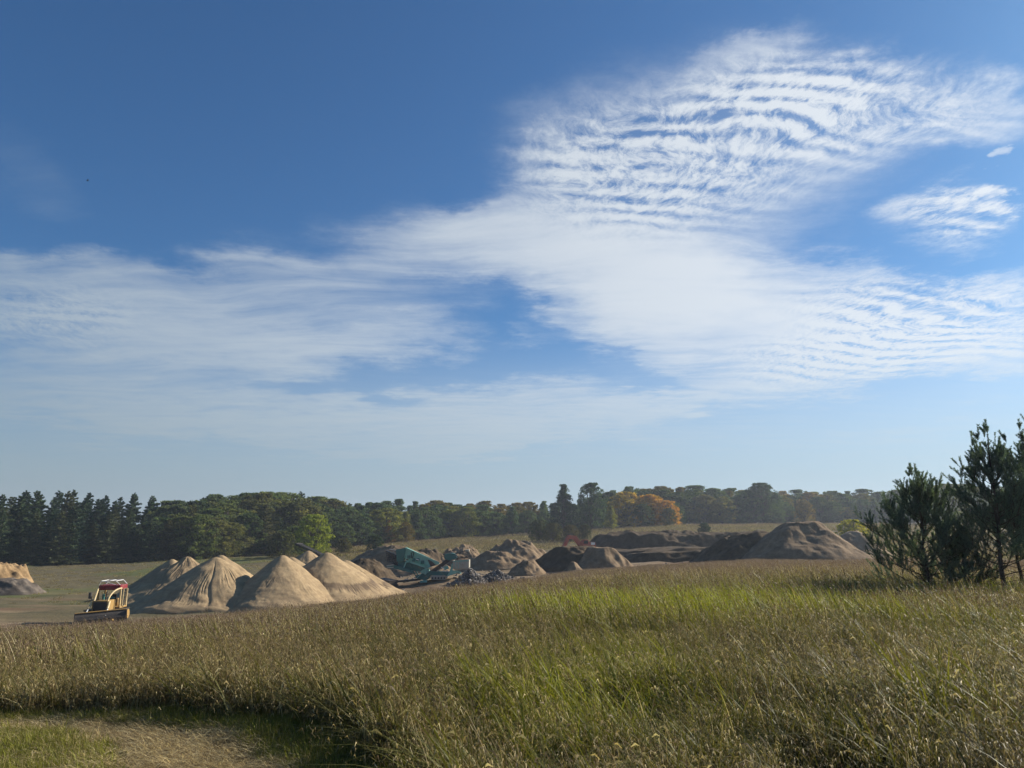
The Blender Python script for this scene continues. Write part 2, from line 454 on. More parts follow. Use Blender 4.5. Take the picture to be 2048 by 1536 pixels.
def sand_pile(label, px, py, Y, slope=34, seed=1, rills=.06, band=0.0, base=None, squash=1.0, rill_zone=(.30, .8), group="sand piles"):
    a = at(px, py, Y)
    zb = base if base is not None else tz(a.x, Y)
    H = a.z - zb
    rad = H / math.tan(R(slope)) * 1.04
    rng = np.random.default_rng(seed)
    ph = rng.random(8) * 6.28
    def hf(rh, th, x, y):
        wob = 1 + .05 * np.sin(2 * th + ph[0]) + .035 * np.sin(3 * th + ph[1]) + .02 * np.sin(7 * th + ph[2])
        r = rh * wob * 1.03
        cone = np.sqrt((1 - np.clip(r, 0, 1)) ** 2 + 0.0)
        cone = np.where(r < .07, cone - (.07 - r) ** 2 * 6, cone)
        toe = smooth(.82, 1.02, r) * .025
        h = H * np.clip(cone + toe * (1 - smooth(.95, 1.05, r)), 0, 2)
        tw = th + .03 * np.sin(3 * r * 4 + ph[3]) + .05 * (fbm(x / 1.8, y / 1.8, seed, 3) - .5)
        rl = vnoise(tw * 38 + 100, r * 2.0 + seed, seed + 3) * .5 + vnoise(tw * 74 + 100, r * 3.0, seed + 4) * .5
        rl = np.abs(rl - .5) * 2
        zone_ = smooth(rill_zone[0] - .12, rill_zone[0] + .1, r + .25 * (fbm(tw * 3 + 50, r * 2, seed + 8, 3) - .5)) * smooth(rill_zone[1] + .14, rill_zone[1], r)
        zone_ = zone_ * (.15 + .85 * smooth(.36, .58, fbm(np.cos(th) * 2.5 + 9, np.sin(th) * 2.5 + r * 4, seed + 21, 3)))
        slump = (fbm(x / 2.2 + 40, y / 2.2, seed + 11, 4) - .5) * .42 + (fbm(x / .6, y / .6, seed + 12, 3) - .5) * .07
        gul = -.10 * np.exp(-((np.mod(tw - ph[4], 6.28) - 3.1) / .035) ** 2) * smooth(.08, .25, r) - .13 * np.exp(-((np.mod(tw - ph[5], 6.28) - 3.1) / .03) ** 2) * smooth(.2, .4, r)
        return h - rills * 2.4 * (1 - rl) * zone_ + slump * smooth(0, .2, r) * smooth(1, .8, r) + gul * smooth(1, .85, r)
    def dm(rh, th, x, y, h):
        tooth = vnoise(th * 40, rh * 0 + 3, seed + 5) * .12
        b = band * smooth(.58, .62, rh + tooth * .3) * smooth(.80 + 0, .74, rh + tooth * 1.3) * smooth(.25, .45, fbm(th * 3 + 7, rh * 4, seed + 6, 3))
        return b + .35 * smooth(.5, .72, fbm(x / 1.1, y / 1.1 + 9, seed + 7, 4))
    o = heap_mesh("sand_pile", a.x, Y, zb, hf, rad, rad * squash, 0, SAND, 460, 84, dm, follow=base is None)
    return tag(o, label, "sand pile", group)

def mound(name, label, cat, px0, px1, ytop, Y, depth, mat, H=None, seed=1, rot=0.0, lump=.25, sharp=1.0, shift=0.0, skew=0.0, group=None, flat=0.0, na=170, nr=52, plane=1.6):
    """lumpy heap spanning the photo columns px0..px1 at distance Y, its top at photo row ytop"""
    a0 = at(px0, ytop, Y); a1 = at(px1, ytop, Y)
    cx = (a0.x + a1.x) / 2; rx = (a1.x - a0.x) / 2
    zb = tz(cx, Y)
    Ht = (a0.z - zb) if H is None else H
    sharp = 1.0
    depth = max(depth * .5, 1.45 * Ht / (1 - flat * .6))
    def hf(rh, th, x, y):
        xs = x / rx - shift
        r = np.sqrt(np.clip(rh ** 2 - 2 * shift * (x / rx) * (1 - rh) * .9, 0, 4))
        r = np.clip(r + (fbm(x / (rx * .35) + 31, y / (depth * .35), seed, 3) - .5) * .34 * smooth(0, .3, rh) * smooth(1, .8, rh), 0, 1)
        prof = 1 - smooth(flat, 1.0, r) if sharp <= 0 else np.clip(1 - np.clip((r - flat) / (1 - flat), 0, 1), 0, 1) ** sharp
        n = (fbm(x / plane + 11, y / plane, seed + 3, 6, .62) - .5) * 2
        ridges = -np.abs(fbm(x / (plane * 1.5), y / (plane * 1.5) + 77, seed + 5, 3) - .5) * 2 + .35
        prof = prof * (.86 + .34 * fbm(x / (rx * .5) + 5, y / 3.0, seed + 7, 3))
        return Ht * prof * (1 + skew * xs) + (n * lump + ridges * lump * .8) * smooth(1.0, .8, rh) * (0.35 + .65 * prof) * Ht * .5
    o = heap_mesh(name, cx, Y, zb, hf, rx, depth, rot, mat, na, nr)
    return tag(o, label, cat, group)

def build_heaps():
    P = sand_pile
    P("small grey tan sand pile farthest back at the left end of the row", 345, 1116, 93, 34, 3, .05)
    P("ribbed sand pile second from the left, mostly behind the broad front pile", 376, 1110, 86, 34, 5, .050, rill_zone=(.12, .85))
    P("broad ribbed sand pile in front with deep rain rills, beside the bulldozer", 433, 1111, 77.5, 34, 7, .055, rill_zone=(.34, .80))
    P("sand pile peeking over the right shoulder of the broad ribbed pile", 443, 1107, 82, 35, 9, .06)
    P("smooth sand pile with rounded top and plain tan face, third peak from the left", 566, 1107, 78, 37, 11, .03, rill_zone=(.5, .75))
    P("sand pile peeking out behind the right side of the smooth rounded pile", 583, 1111, 86, 35, 13, .03)
    P("tallest sand pile with a dark damp band low on its face", 655, 1102, 83, 34.5, 16, .05, band=1.0, rill_zone=(.6, .8))
    P("low sand pile with a dark crust running down behind the tallest one", 692, 1118, 89, 31, 18, .07, band=.9)
    P("small sand pile far back under the conveyor head", 617, 1099, 108, 35, 20, .03)
    # soil stripped and heaped around the pit
    G1 = None
    m = mound
    m("dirt_bank", "long ridged tan dirt bank behind the green screener", "dirt bank", 640, 930, 1093, 132, 13, SOIL_BROWN, seed=4, rot=R(-24), lump=.30, sharp=.7, flat=.12, plane=2.6)
    m("dirt_bank", "dark steep dirt bank between the tallest sand pile and the green screener", "dirt bank", 668, 800, 1118, 112, 6.5, SOIL_DARK, seed=6, rot=R(-20), lump=.18, sharp=.55, flat=.2)
    m("dirt_mound", "dark brown dirt mound with a peak above the feed hopper", "dirt mound", 856, 990, 1086, 150, 9, SOIL_BROWN, seed=8, lump=.4, sharp=1.1)
    m("dirt_mound", "low dark dirt mound just right of the screen box", "dirt mound", 790, 915, 1090, 148, 8, SOIL_DARK, seed=10, lump=.4, sharp=.9)
    m("dirt_mound", "broad pitted dirt mound left of the red excavator", "dirt mound", 944, 1116, 1088, 146, 10, SOIL_BROWN, seed=12, lump=.36, sharp=.75, flat=.3)
    m("dirt_mound", "low rough dirt mound in front of the pitted one", "dirt mound", 916, 1066, 1107, 128, 8, SOIL_BROWN, seed=14, lump=.34, sharp=.9, flat=.3)
    m("dirt_mound", "small pale dirt mound with a shaded left side", "dirt mound", 1006, 1094, 1121, 106, 4.5, SOIL_BROWN, seed=15, lump=.28, shift=.25, flat=.25)
    m("dirt_mound", "large dark flat topped dirt mound below the red excavator", "dirt mound", 1046, 1246, 1097, 112, 7.5, SOIL_DARK, seed=17, lump=.20, flat=.42)
    m("dirt_mound", "grey dirt cone with a bright sunlit right flank beside the dark mound", "dirt mound", 1136, 1270, 1096, 108, 5.5, SOIL_BROWN, seed=19, lump=.08, flat=.34)
    m("dirt_mound", "tiny gravelly mound at the foot of the dark mound", "dirt mound", 1118, 1176, 1127, 100, 2.6, SOIL_BROWN, seed=21, lump=.25, flat=.2)
    m("dirt_bank", "long dark dirt bank forming the back wall of the pit", "dirt bank", 1140, 1580, 1069, 176, 7.5, SOIL_DARK, seed=23, lump=.42, flat=.72, na=300, plane=2.4)
    m("dirt_bank", "narrow dark ledge of soil across the pit floor", "dirt bank", 1190, 1470, 1096, 148, 16, SOIL_DARK, seed=25, lump=.18, flat=.86, na=240)
    m("dirt_bank", "low dark soil ledge nearest the field", "dirt bank", 1222, 1500, 1107, 124, 14, SOIL_DARK, seed=27, lump=.20, flat=.84, na=240)
    m("dirt_mound", "dark weedy dirt mound at the left foot of the big right mound", "dirt mound", 1372, 1610, 1070, 113, 8, SOIL_DARK, seed=29, lump=.24, flat=.34, shift=.2, na=240)
    m("dirt_mound", "biggest dirt mound with a shaded dark front and pale right flank", "dirt mound", 1452, 1750, 1052, 108, 11, SOIL_BROWN, seed=31, lump=.10, flat=.20, na=300, nr=90)
    m("dirt_mound", "pale tan dirt mound merging into the right flank of the biggest one", "dirt mound", 1606, 1806, 1062, 114, 9, SOIL_TAN, seed=33, lump=.10, flat=.10)
    m("dirt_bank", "orange sunlit soil bank in the cut at the far left", "dirt bank", -150, 66, 1130, 118, 7, SOIL_ORANGE, seed=35, lump=.6, sharp=.4, flat=.72, plane=1.1)
    m("dirt_bank", "grey stony soil bank in front of the orange one", "dirt bank", -140, 96, 1163, 98, 4.5, SOIL_GREY, seed=37, lump=.34, sharp=.45, flat=.66, plane=.9)

# stones
def rock_verts(rng, s):
    bm_ = bmesh.new(); bmesh.ops.create_icosphere(bm_, subdivisions=1, radius=1)
    sc = np.array([1, rng.uniform(.65, 1), rng.uniform(.5, .85)]) * s
    ax = Vector(rng.normal(size=3)).normalized(); rot = Matrix.Rotation(rng.uniform(0, 6.28), 3, ax)
    v = []
    for x in bm_.verts:
        k = 1 + rng.uniform(-.22, .22)
        v.append(tuple(rot @ Vector((x.co.x * sc[0] * k, x.co.y * sc[1] * k, x.co.z * sc[2] * k))))
    f = [[a.index for a in p.verts] for p in bm_.faces]
    bm_.free()
    return v, f
ROCK = None
def stone_pile(label, px0, px1, ytop, Y, n, seed):
    global ROCK
    if ROCK is None:
        m = material("field_stone")
        rp = m.n('ShaderNodeNewGeometry').outputs['Random Per Island']
        c = m.ramp(rp, [(0, (.06, .052, .045)), (.5, (.13, .112, .095)), (.85, (.24, .21, .18)), (1, (.42, .38, .33))])
        c = m.mix(m.m('MULTIPLY', m.noise(wpos(m), 5, 5), .5), c, (.10, .08, .06))
        ROCK = finish(m, c, .85, m.noise(wpos(m), 12, 4), .4, .03)
    rng = np.random.default_rng(seed)
    a0 = at(px0, ytop, Y); a1 = at(px1, ytop, Y)
    cx = (a0.x + a1.x) / 2; rx = (a1.x - a0.x) / 2; zb = tz(cx, Y); H = a0.z - zb
    V = []; F = []
    for i in range(n):
        r = rng.random() ** .55; th = rng.uniform(0, 6.28)
        x = r * rx * math.cos(th); y = r * rx * .8 * math.sin(th)
        z = H * max(0, 1 - r) ** 1.0 * rng.uniform(.8, 1.03)
        v, f = rock_verts(rng, rng.uniform(.10, .30) * (1.2 if r > .8 else 1))
        o = len(V)
        V += [(p[0] + x, p[1] + y, p[2] + z) for p in v]; F += [[k + o for k in q] for q in f]
    # the heap of fines the stones lie on
    na, nr = 40, 10; o = len(V)
    for i in range(nr):
        for j in range(na):
            r = i / (nr - 1); th = 6.283 * j / na
            V.append((r * rx * math.cos(th), r * rx * .8 * math.sin(th), H * (1 - r) * .95 - .1))
    for i in range(nr - 1):
        for j in range(na):
            F.append([o + i * na + j, o + (i + 1) * na + j, o + (i + 1) * na + (j + 1) % na, o + i * na + (j + 1) % na])
    ob = mesh_obj("stone_pile", V, F, ROCK); ob.location = (cx, Y, zb)
    return tag(ob, label, "stone pile")
def build_rubble():
    rng = np.random.default_rng(12)
    protos = []
    for i in range(5):
        v, f = rock_verts(rng, 1.0)
        me = bpy.data.meshes.new("rock"); me.from_pydata(v, [], f); me.materials.append(ROCK); protos.append(bpy.data.objects.new("rock", me))
    x = np.concatenate([rng.uniform(-22, 6, 900), rng.uniform(6, 34, 300)]); y = np.concatenate([rng.uniform(92, 150, 900), rng.uniform(100, 128, 300)])
    k = rng.random(len(x)) < smooth(.42, .62, fbm(x / 6, y / 9, 15, 3)); x, y = x[k], y[k]
    P = np.stack([x, y, terrain(x, y)], -1); n = len(x)
    scatter("rubble", "loose stones and clods scattered over the pit floor", protos, P, rng.uniform(0, 6.28, n), .10 + .28 * rng.random(n) ** 2.5, rng.integers(0, 5, n), np.zeros(n), np.zeros(n), cat="rubble")
def build_stones():
    stone_pile("steep dark pile of field stones right of the green screener", 904, 978, 1137, 98, 560, 5)
    stone_pile("loose low pile of stones right of the steep dark one", 958, 1030, 1140, 100, 360, 6)
build_heaps()
build_stones()

# ---------------------------------------------------------------- forest trees
def crown_mat(name, trans=.35, rough=.7, needle=False):
    m = material(name)
    oc = m.n('ShaderNodeObjectInfo')
    rp = m.n('ShaderNodeNewGeometry').outputs['Random Per Island']
    tone = attr(m, 'tone')
    c = m.mix(1.0, oc.outputs['Color'], m.ramp(rp, [(0, (.62, .66, .62)), (.5, (1, 1, 1)), (1, (1.6, 1.5, 1.2))]), 'MULTIPLY')
    c = m.mix(1.0, c, m.ramp(tone, [(0, (.72, .78, .74)), (.5, (1, 1, 1)), (1, (1.35, 1.25, 1.0))]), 'MULTIPLY')
    df = m.n('ShaderNodeBsdfDiffuse'); m.put(df.inputs[0], c)
    tr = m.n('ShaderNodeBsdfTranslucent'); m.put(tr.inputs[0], m.mix(1.0, c, (1.25, 1.3, .7), 'MULTIPLY'))
    mx = m.n('ShaderNodeMixShader'); mx.inputs[0].default_value = trans
    m.t.links.new(df.outputs[0], mx.inputs[1]); m.t.links.new(tr.outputs[0], mx.inputs[2])
    o = m.n('ShaderNodeOutputMaterial'); m.t.links.new(mx.outputs[0], o.inputs[0])
    return m.mat
LEAF = crown_mat("leaf_clumps")
NEEDLE = crown_mat("needle_clumps", .15)
def bark_mat(name, a, b):
    m = material(name)
    p = opos(m)
    n = m.noise(m.mapping(p, scl=(6, 6, 1.2)), 1.0, 6, .65)
    return finish(m, m.ramp(n, [(.3, a), (.7, b)]), .9, n, .6, .03, spec=.1)
BARK = bark_mat("grey_bark", (.05, .042, .034), (.15, .125, .10))

def leaf_quads(C, size, rng, flat=0.0, axis=None, asp=.62):
    """one small leaf-shaped quad per centre"""
    n = len(C)
    u = rng.normal(size=(n, 3)); u[:, 2] *= (1 - flat)
    if axis is not None: u = axis + u * .45
    u /= np.linalg.norm(u, axis=1, keepdims=True) + 1e-9
    v = rng.normal(size=(n, 3)); v -= (v * u).sum(1, keepdims=True) * u
    v /= np.linalg.norm(v, axis=1, keepdims=True) + 1e-9
    s = (size * rng.uniform(.6, 1.35, n))[:, None]
    a = C - u * s; b = C + v * s * asp; c = C + u * s; d = C - v * s * asp
    co = np.stack([a, b, c, d], 1).reshape(-1, 3)
    return co, np.arange(n * 4).reshape(-1, 4)

def tube_mesh(paths, mat, name, sides=6):
    """paths: list of (points, radii)"""
    V = []; F = []
    for pts, rad in paths:
        o = len(V); k = len(pts)
        for i in range(k):
            p = Vector(pts[i]); d = (Vector(pts[min(i + 1, k - 1)]) - Vector(pts[max(i - 1, 0)]))
            if d.length < 1e-6: d = Vector((0, 0, 1))
            d.normalize()
            a = d.cross(Vector((.31, .95, .05))); a.normalize(); b = d.cross(a)
            for j in range(sides):
                t = 6.28318 * j / sides
                V.append(tuple(p + (a * math.cos(t) + b * math.sin(t)) * rad[i]))
        for i in range(k - 1):
            for j in range(sides):
                F.append((o + i * sides + j, o + i * sides + (j + 1) % sides, o + (i + 1) * sides + (j + 1) % sides, o + (i + 1) * sides + j))
        F.append(tuple(o + j for j in reversed(range(sides)))); F.append(tuple(o + (k - 1) * sides + j for j in range(sides)))
    me = bpy.data.meshes.new(name); me.from_pydata(V, [], F); me.materials.append(mat)
    me.polygons.foreach_set('use_smooth', [True] * len(me.polygons)); me.update()
    return me

def broad_proto(seed, shape, n=9500, size=.0150):
    """crown one unit high overall (trunk base at 0); shape: list of (z0, z1, radius profile kind)"""
    rng = np.random.default_rng(seed)
    wid, low, pw = shape                                   # half width, bottom of the crown, pointedness
    C = []; T = []; limbs = []
    f_ = (wid / .30) ** 1.3; n = int(n * min(f_, 1.7)); ncl = int(120 * f_)
    for i in range(ncl):
        z = low + (1 - low) * (rng.random() ** .72)
        q = (z - low) / (1 - low)
        top_ = (1 - q) ** .72 * 1.25 if shape[2] > .47 else 9
        rmax = wid * min(top_, 1.0) * (math.sqrt(max(0, 1 - ((q - .42) / .60) ** 2)) if q > .42 else .80 + .20 * q / .42) * (1.18 - .4 * pw * q)
        th = rng.uniform(0, 6.28); rr = rmax * math.sqrt(rng.random())
        c = np.array([rr * math.cos(th), rr * math.sin(th), min(z, .975)])
        s = rng.uniform(.042, .092) * (1.15 - .5 * q)
        k = int(n / ncl)
        d = rng.normal(size=(k, 3)); d /= np.linalg.norm(d, axis=1, keepdims=True)
        rad = s * rng.uniform(.35, 1.15, (k, 1))
        C.append(c + d * rad * np.array([1.15, 1.15, .85])); T.append(np.full(k * 1, rng.random()))
        if i % 3 == 0: limbs.append(([(0, 0, low * .7 + q * .25), tuple(c * .6 + np.array([0, 0, (low + q * .35) * .4])), tuple(c)], [.010, .006, .002]))
    C = np.concatenate(C); T = np.concatenate(T)
    C[:, 2] = np.clip(C[:, 2], .03, 1.0)
    co, q = leaf_quads(C, size, rng)
    crown = fast_mesh("crown", co, q, LEAF, False, {'tone': ('FACE', T)})
    trunk = tube_mesh([([(0, 0, -.03), (.004, 0, .2), (0, .004, .5), (0, 0, .85)], [.020, .015, .010, .003])] + limbs, BARK, "trunk", 5)
    return trunk, crown
def conifer_proto(seed, wid=.17, low=.06, n=11000, ragged=.35, size=.0165):
    rng = np.random.default_rng(seed)
    C = []; T = []; A = []; limbs = []
    nb = 92
    for i in range(nb):
        q = (i + rng.random()) / nb
        z = low + (1 - low) * q
        L = wid * (1 - q) ** .72 * rng.uniform(1 - ragged, 1.12) + .012
        th = i * 2.4 + rng.uniform(-.4, .4)
        k = max(10, int(n / nb * (L / wid) * 1.6))
        t = rng.random(k) ** .7
        up = .25 * L * t ** 1.6 - .28 * L * t * (1 - q)
        side = rng.normal(size=k) * L * .16 * (1.1 - t)
        x = np.cos(th) * t * L - np.sin(th) * side; y = np.sin(th) * t * L + np.cos(th) * side
        C.append(np.stack([x, y, z + up + rng.normal(size=k) * .007], -1)); T.append(np.full(k, rng.random()))
        A.append(np.tile([math.cos(th), math.sin(th), .25], (k, 1)))
        if i % 2 == 0 and L > .05: limbs.append(([(0, 0, z), (math.cos(th) * L * .8, math.sin(th) * L * .8, z + .0)], [.004, .0015]))
    C = np.concatenate(C); T = np.concatenate(T); A = np.concatenate(A)
    co, q = leaf_quads(C, size, rng, axis=A, asp=.38)
    crown = fast_mesh("crown", co, q, NEEDLE, False, {'tone': ('FACE', T)})
    trunk = tube_mesh([([(0, 0, -.03), (0, 0, .3), (0, 0, .97)], [.014, .010, .002])] + limbs, BARK, "trunk", 5)
    return trunk, crown
PROTO = {
    'oval': [broad_proto(s, (.31, .05, .45)) for s in (1, 2, 3)],
    'round': [broad_proto(s, (.44, .04, .42)) for s in (4, 5)],
    'tall': [broad_proto(s, (.23, .05, .5)) for s in (6, 7)],
    'conifer': [conifer_proto(s, w_, l_) for s, w_, l_ in ((1, .25, .03), (2, .22, .05), (3, .28, .03))],
    'pine': [conifer_proto(s, w_, l_, ragged=.6) for s, w_, l_ in ((4, .28, .08), (5, .25, .06))],
    'bush': [broad_proto(s, (.62, .02, .42), 5600, .027) for s in (8, 9)],
}
TREE_N = 0
def tree(kind, x, y, H, color, label, cat="tree", group=None, name=None, wide=1.0, sink=.15):
    global TREE_N
    TREE_N += 1
    tr, cr = PROTO[kind][rnd.randrange(len(PROTO[kind]))]
    name = name or {'conifer': 'conifer_tree', 'pine': 'pine_tree', 'bush': 'bush'}.get(kind, 'broadleaf_tree')
    o = empty(name, (x, y, tz(x, y) - sink), rnd.uniform(0, 6.28), label, cat, group)
    o.scale = (H * wide, H * wide, H)
    t = link(bpy.data.objects.new("stem" if kind == 'bush' else "trunk", tr), o)
    c = link(bpy.data.objects.new("foliage" if kind == 'bush' else "crown", cr), o)
    j = rnd.uniform(.85, 1.15)
    j *= 1.45; c.color = (color[0] * j * rnd.uniform(.93, 1.07), color[1] * j, color[2] * j * rnd.uniform(.9, 1.1), 1)
    return o
def px_tree(kind, px, ptop, Y, color, label, **kw):
    """tree whose top stands at photo position (px, ptop) at distance Y"""
    a = at(px, ptop, Y)
    return tree(kind, a.x, Y, a.z - tz(a.x, Y) + .15, color, label, **kw)

SKYLINE = [(-220, 985), (0, 990), (60, 985), (120, 979), (190, 984), (250, 990), (300, 990), (335, 1001), (400, 1000), (420, 990), (500, 988), (560, 986), (620, 988), (660, 996), (700, 1005), (770, 1002), (800, 1000),
           (860, 1002), (900, 1004), (1000, 1005), (1090, 1003), (1110, 1003), (1200, 996), (1235, 974), (1300, 975), (1380, 972), (1440, 978), (1500, 977), (1560, 981), (1650, 982), (1720, 980), (1760, 983), (1830, 978), (1900, 970), (2000, 972), (2260, 975)]
KC = (.046, .066, .040); KB = (.092, .110, .044); KO = (.130, .130, .044); KD = (.068, .094, .046)
SEG = [  # to column, kinds, colours, label of the nearest row, label of those behind
    (320, ('conifer', 'pine', 'conifer'), (KC, (.060, .070, .040), (.038, .060, .042)),
     "dark green conifer at the front of the woods along the left edge", "dark conifer top showing above the front conifers of the left woods", "conifers of the left woods"),
    (705, ('oval', 'round', 'round', 'oval', 'pine'), (KB, (.056, .076, .042), KD, (.080, .084, .042)),
     "dull green tree at the front of the mixed woods behind the sand piles", "dull green tree crown rising behind the mixed woods over the sand piles", "mixed trees behind the sand piles"),
    (1105, ('oval', 'round', 'oval', 'tall'), (KD, (.060, .084, .042), KO, (.054, .080, .048)),
     "green broadleaf tree at the front of the low woods behind the green screener", "green treetop on the low skyline behind the green screener", "trees behind the screener"),
    (1370, ('oval', 'round', 'tall'), (KD, (.050, .076, .050), (.062, .082, .044)),
     "dark broadleaf tree at the front of the woods behind the pit wall", "dark green treetop on the skyline around the orange clump", "trees behind the pit wall"),
    (2300, ('oval', 'round', 'oval', 'tall'), (KD, (.064, .090, .048), (.098, .092, .040), (.056, .084, .050)),
     "green broadleaf tree at the front of the woods behind the biggest dirt mound", "green treetop on the even skyline behind the biggest dirt mound", "trees behind the biggest dirt mound"),
]
def build_forest():
    for row in range(4):
        px = -200.0 + row * 9
        while px < 2250:
            t = (px - 1024) / FPX
            Y = np.interp(t, TF, DF) + (4, 15, 28, 46)[row] + rnd.uniform(-3, 3)
            sg = next(s for s in SEG if px < s[0])
            kind = sg[1][rnd.randrange(len(sg[1]))]
            top = np.interp(px, [s[0] for s in SKYLINE], [s[1] for s in SKYLINE])
            base = 1062 - (tz(t * Y, Y) - EYE) * FPX / Y
            frac = (rnd.uniform(.50, .86), rnd.uniform(.66, .97), rnd.uniform(.82, 1.02), rnd.uniform(.95, 1.04))[row]
            ptop = base - (base - top) * frac
            col = sg[2][rnd.randrange(len(sg[2]))]
            col0 = col
            if row >= 2 and 850 < px < 1110 and rnd.random() < .6: col = (.120, .095, .030)
            if row >= 2 and 1240 < px < 1460 and rnd.random() < .25: col = (.105, .085, .030)
            if 1560 < px < 1660 and rnd.random() < .5: col = (.150, .105, .040)
            if px > 1370 and rnd.random() < .22: col = (.120, .112, .046)
            if 330 < px < 705 and row < 2 and rnd.random() < .3: col = (.098, .104, .046)
            wide = rnd.uniform(.9, 1.45) if sg[0] < 330 else rnd.uniform(.95, 1.3)
            if sg[0] > 700: wide *= 1.3
            lab = sg[3] if row == 0 else sg[4]; grp = sg[5] + (", front row" if row == 0 else ", behind")
            if col is not col0:
                lab = {1105: "yellowing treetop on the low skyline behind the green screener", 1370: "yellow tinged treetop on the skyline beside the orange clump",
                       2300: "tan or yellowish tree among the green woods behind the biggest dirt mound", 705: "olive tinged paler tree among the mixed woods behind the sand piles"}[sg[0]]
                grp = lab.split()[0] + " " + sg[5]
            if kind == 'round': wide /= 1.3
            skip = row == 0 and (586 < px < 676 or 1110 < px < 1215)
            if not skip:
                px_tree(kind, px, ptop, Y, col, lab, group=grp, wide=wide)
            px += (30, 33, 33, 33)[row] * rnd.uniform(.8, 1.2)
    # trees that stand out
    px_tree('round', 630, 1029, 190, (.175, .19, .034), "bright yellow green bushy tree in front of the dark woods above the sand piles", wide=1.0)
    px_tree('bush', 596, 1052, 214, (.075, .088, .028), "olive green bushy tree left of the bright yellow green one", name='broadleaf_tree')
    px_tree('tall', 1127, 969, 292, (.036, .058, .034), "tall dark narrow tree at the left of the pair above the skyline", wide=1.25)
    px_tree('oval', 1181, 966, 296, (.040, .062, .036), "tall dark full tree at the right of the pair above the skyline", wide=1.0)
    px_tree('tall', 1222, 1012, 286, (.135, .135, .034), "narrow yellow green tree at the foot of the tall dark pair", wide=1.3)
    px_tree('round', 1250, 984, 316, (.29, .195, .040), "orange autumn tree at the left end of the orange clump", wide=1.2)
    px_tree('round', 1300, 989, 314, (.31, .190, .036), "orange autumn tree in the middle of the orange clump", wide=1.15)
    px_tree('round', 1332, 1001, 312, (.29, .160, .036), "rust orange autumn tree at the right end of the orange clump", wide=1.2)
    px_tree('round', 1285, 1008, 304, (.046, .060, .030), "green rounded tree in front of the left part of the orange clump", wide=1.0)
    px_tree('round', 1336, 1016, 303, (.060, .064, .030), "green rounded tree in front of the right part of the orange clump", wide=1.0)
    px_tree('tall', 778, 1042, 262, (.190, .110, .030), "small slender orange tree at the edge of the dark woods", wide=1.4)
    px_tree('oval', 812, 1044, 262, (.120, .095, .030), "small yellowish brown tree right of the slender orange one", wide=1.2)
    px_tree('round', 1522, 966, 352, (.038, .060, .036), "big rounded dark green tree rising above the even skyline", wide=.95)
    px_tree('oval', 1607, 1000, 336, (.150, .105, .040), "tan leaved tree standing out behind the biggest dirt mound", wide=1.2)
    px_tree('round', 1890, 968, 330, (.110, .115, .034), "yellow green tree seen between the two near pines", wide=1.0)
    px_tree('bush', 1702, 1040, 190, (.28, .24, .035), "small bright yellow bush beside the pale dirt mound", cat="bush")
    for px, pt, Y, c, lb in ((1078, 1040, 236, (.050, .056, .030), "olive bush at the edge of the meadow left of the red excavator"), (1106, 1046, 232, (.058, .060, .032), "rounded bush directly right of the olive one in the meadow"),
                             (1140, 1050, 228, (.070, .062, .036), "brownish bush above the red excavator"), (1168, 1050, 236, (.052, .056, .034), "low grey green bush right of the brownish one"),
                             (750, 1070, 205, (.030, .046, .022), "small dark green bush in the meadow above the green screener"), (1408, 1046, 240, (.030, .048, .028), "small dark conifer like bush in the far meadow"),
                             (566, 1062, 200, (.060, .066, .030), "dull bush at the wood edge behind the conveyor"), (688, 1078, 196, (.075, .072, .034), "low dry bush right of the bright yellow green tree"),
                             (135, 1098, 190, (.050, .050, .030), "grey brushy bush at the foot of the left woods")):
        px_tree('bush', px, pt, Y, c, lb, cat="bush", wide=.8)
build_forest()
print("TREES", TREE_N)

# ---------------------------------------------------------------- grass (nobody could count it)
def grass_mat():
    m = material("grass_blades")
    t = attr(m, 'hue')                                       # what this blade is: 0 green leaf .. 1 straw, >1 seed head
    g = attr(m, 'lush', 'INSTANCER'); dr = attr(m, 'dry', 'INSTANCER'); rs = attr(m, 'shade', 'INSTANCER')
    rp = m.n('ShaderNodeNewGeometry').outputs['Random Per Island']
    green = m.mix(g, (.116, .110, .025), (.285, .290, .026))
    straw = m.ramp(rp, [(0, (.085, .056, .025)), (.40, (.215, .155, .070)), (.75, (.45, .345, .155)), (1, (.68, .58, .34))])
    f = m.m('ADD', t, m.m('SUBTRACT', m.m('MULTIPLY', dr, .55), m.m('MULTIPLY', g, .38)), clamp=True)
    c = m.mix(m.mr(m.m('ADD', f, m.m('MULTIPLY', m.m('SUBTRACT', rp, .5), .4)), .3, .75), green, straw)
    head = m.mix(dr, (.135, .082, .058), (.20, .135, .105))
    c = m.mix(m.mr(t, 1.2, 1.5), c, head)
    sh_ = m.m('ADD', .66, m.m('MULTIPLY', rs, .62)); c = m.mix(1.0, c, m.xyz(sh_, sh_, sh_), 'MULTIPLY')
    df = m.n('ShaderNodeBsdfPrincipled'); m.put(df.inputs['Base Color'], c); df.inputs['Roughness'].default_value = .55
    df.inputs['Specular IOR Level'].default_value = .2
    tr = m.n('ShaderNodeBsdfTranslucent'); m.put(tr.inputs[0], m.mix(1.0, c, (1.15, 1.15, .75), 'MULTIPLY'))
    mx = m.n('ShaderNodeMixShader'); mx.inputs[0].default_value = .32
    m.t.links.new(df.outputs[0], mx.inputs[1]); m.t.links.new(tr.outputs[0], mx.inputs[2])
    o = m.n('ShaderNodeOutputMaterial'); m.t.links.new(mx.outputs[0], o.inputs[0])
    return m.mat
GRASS = grass_mat()

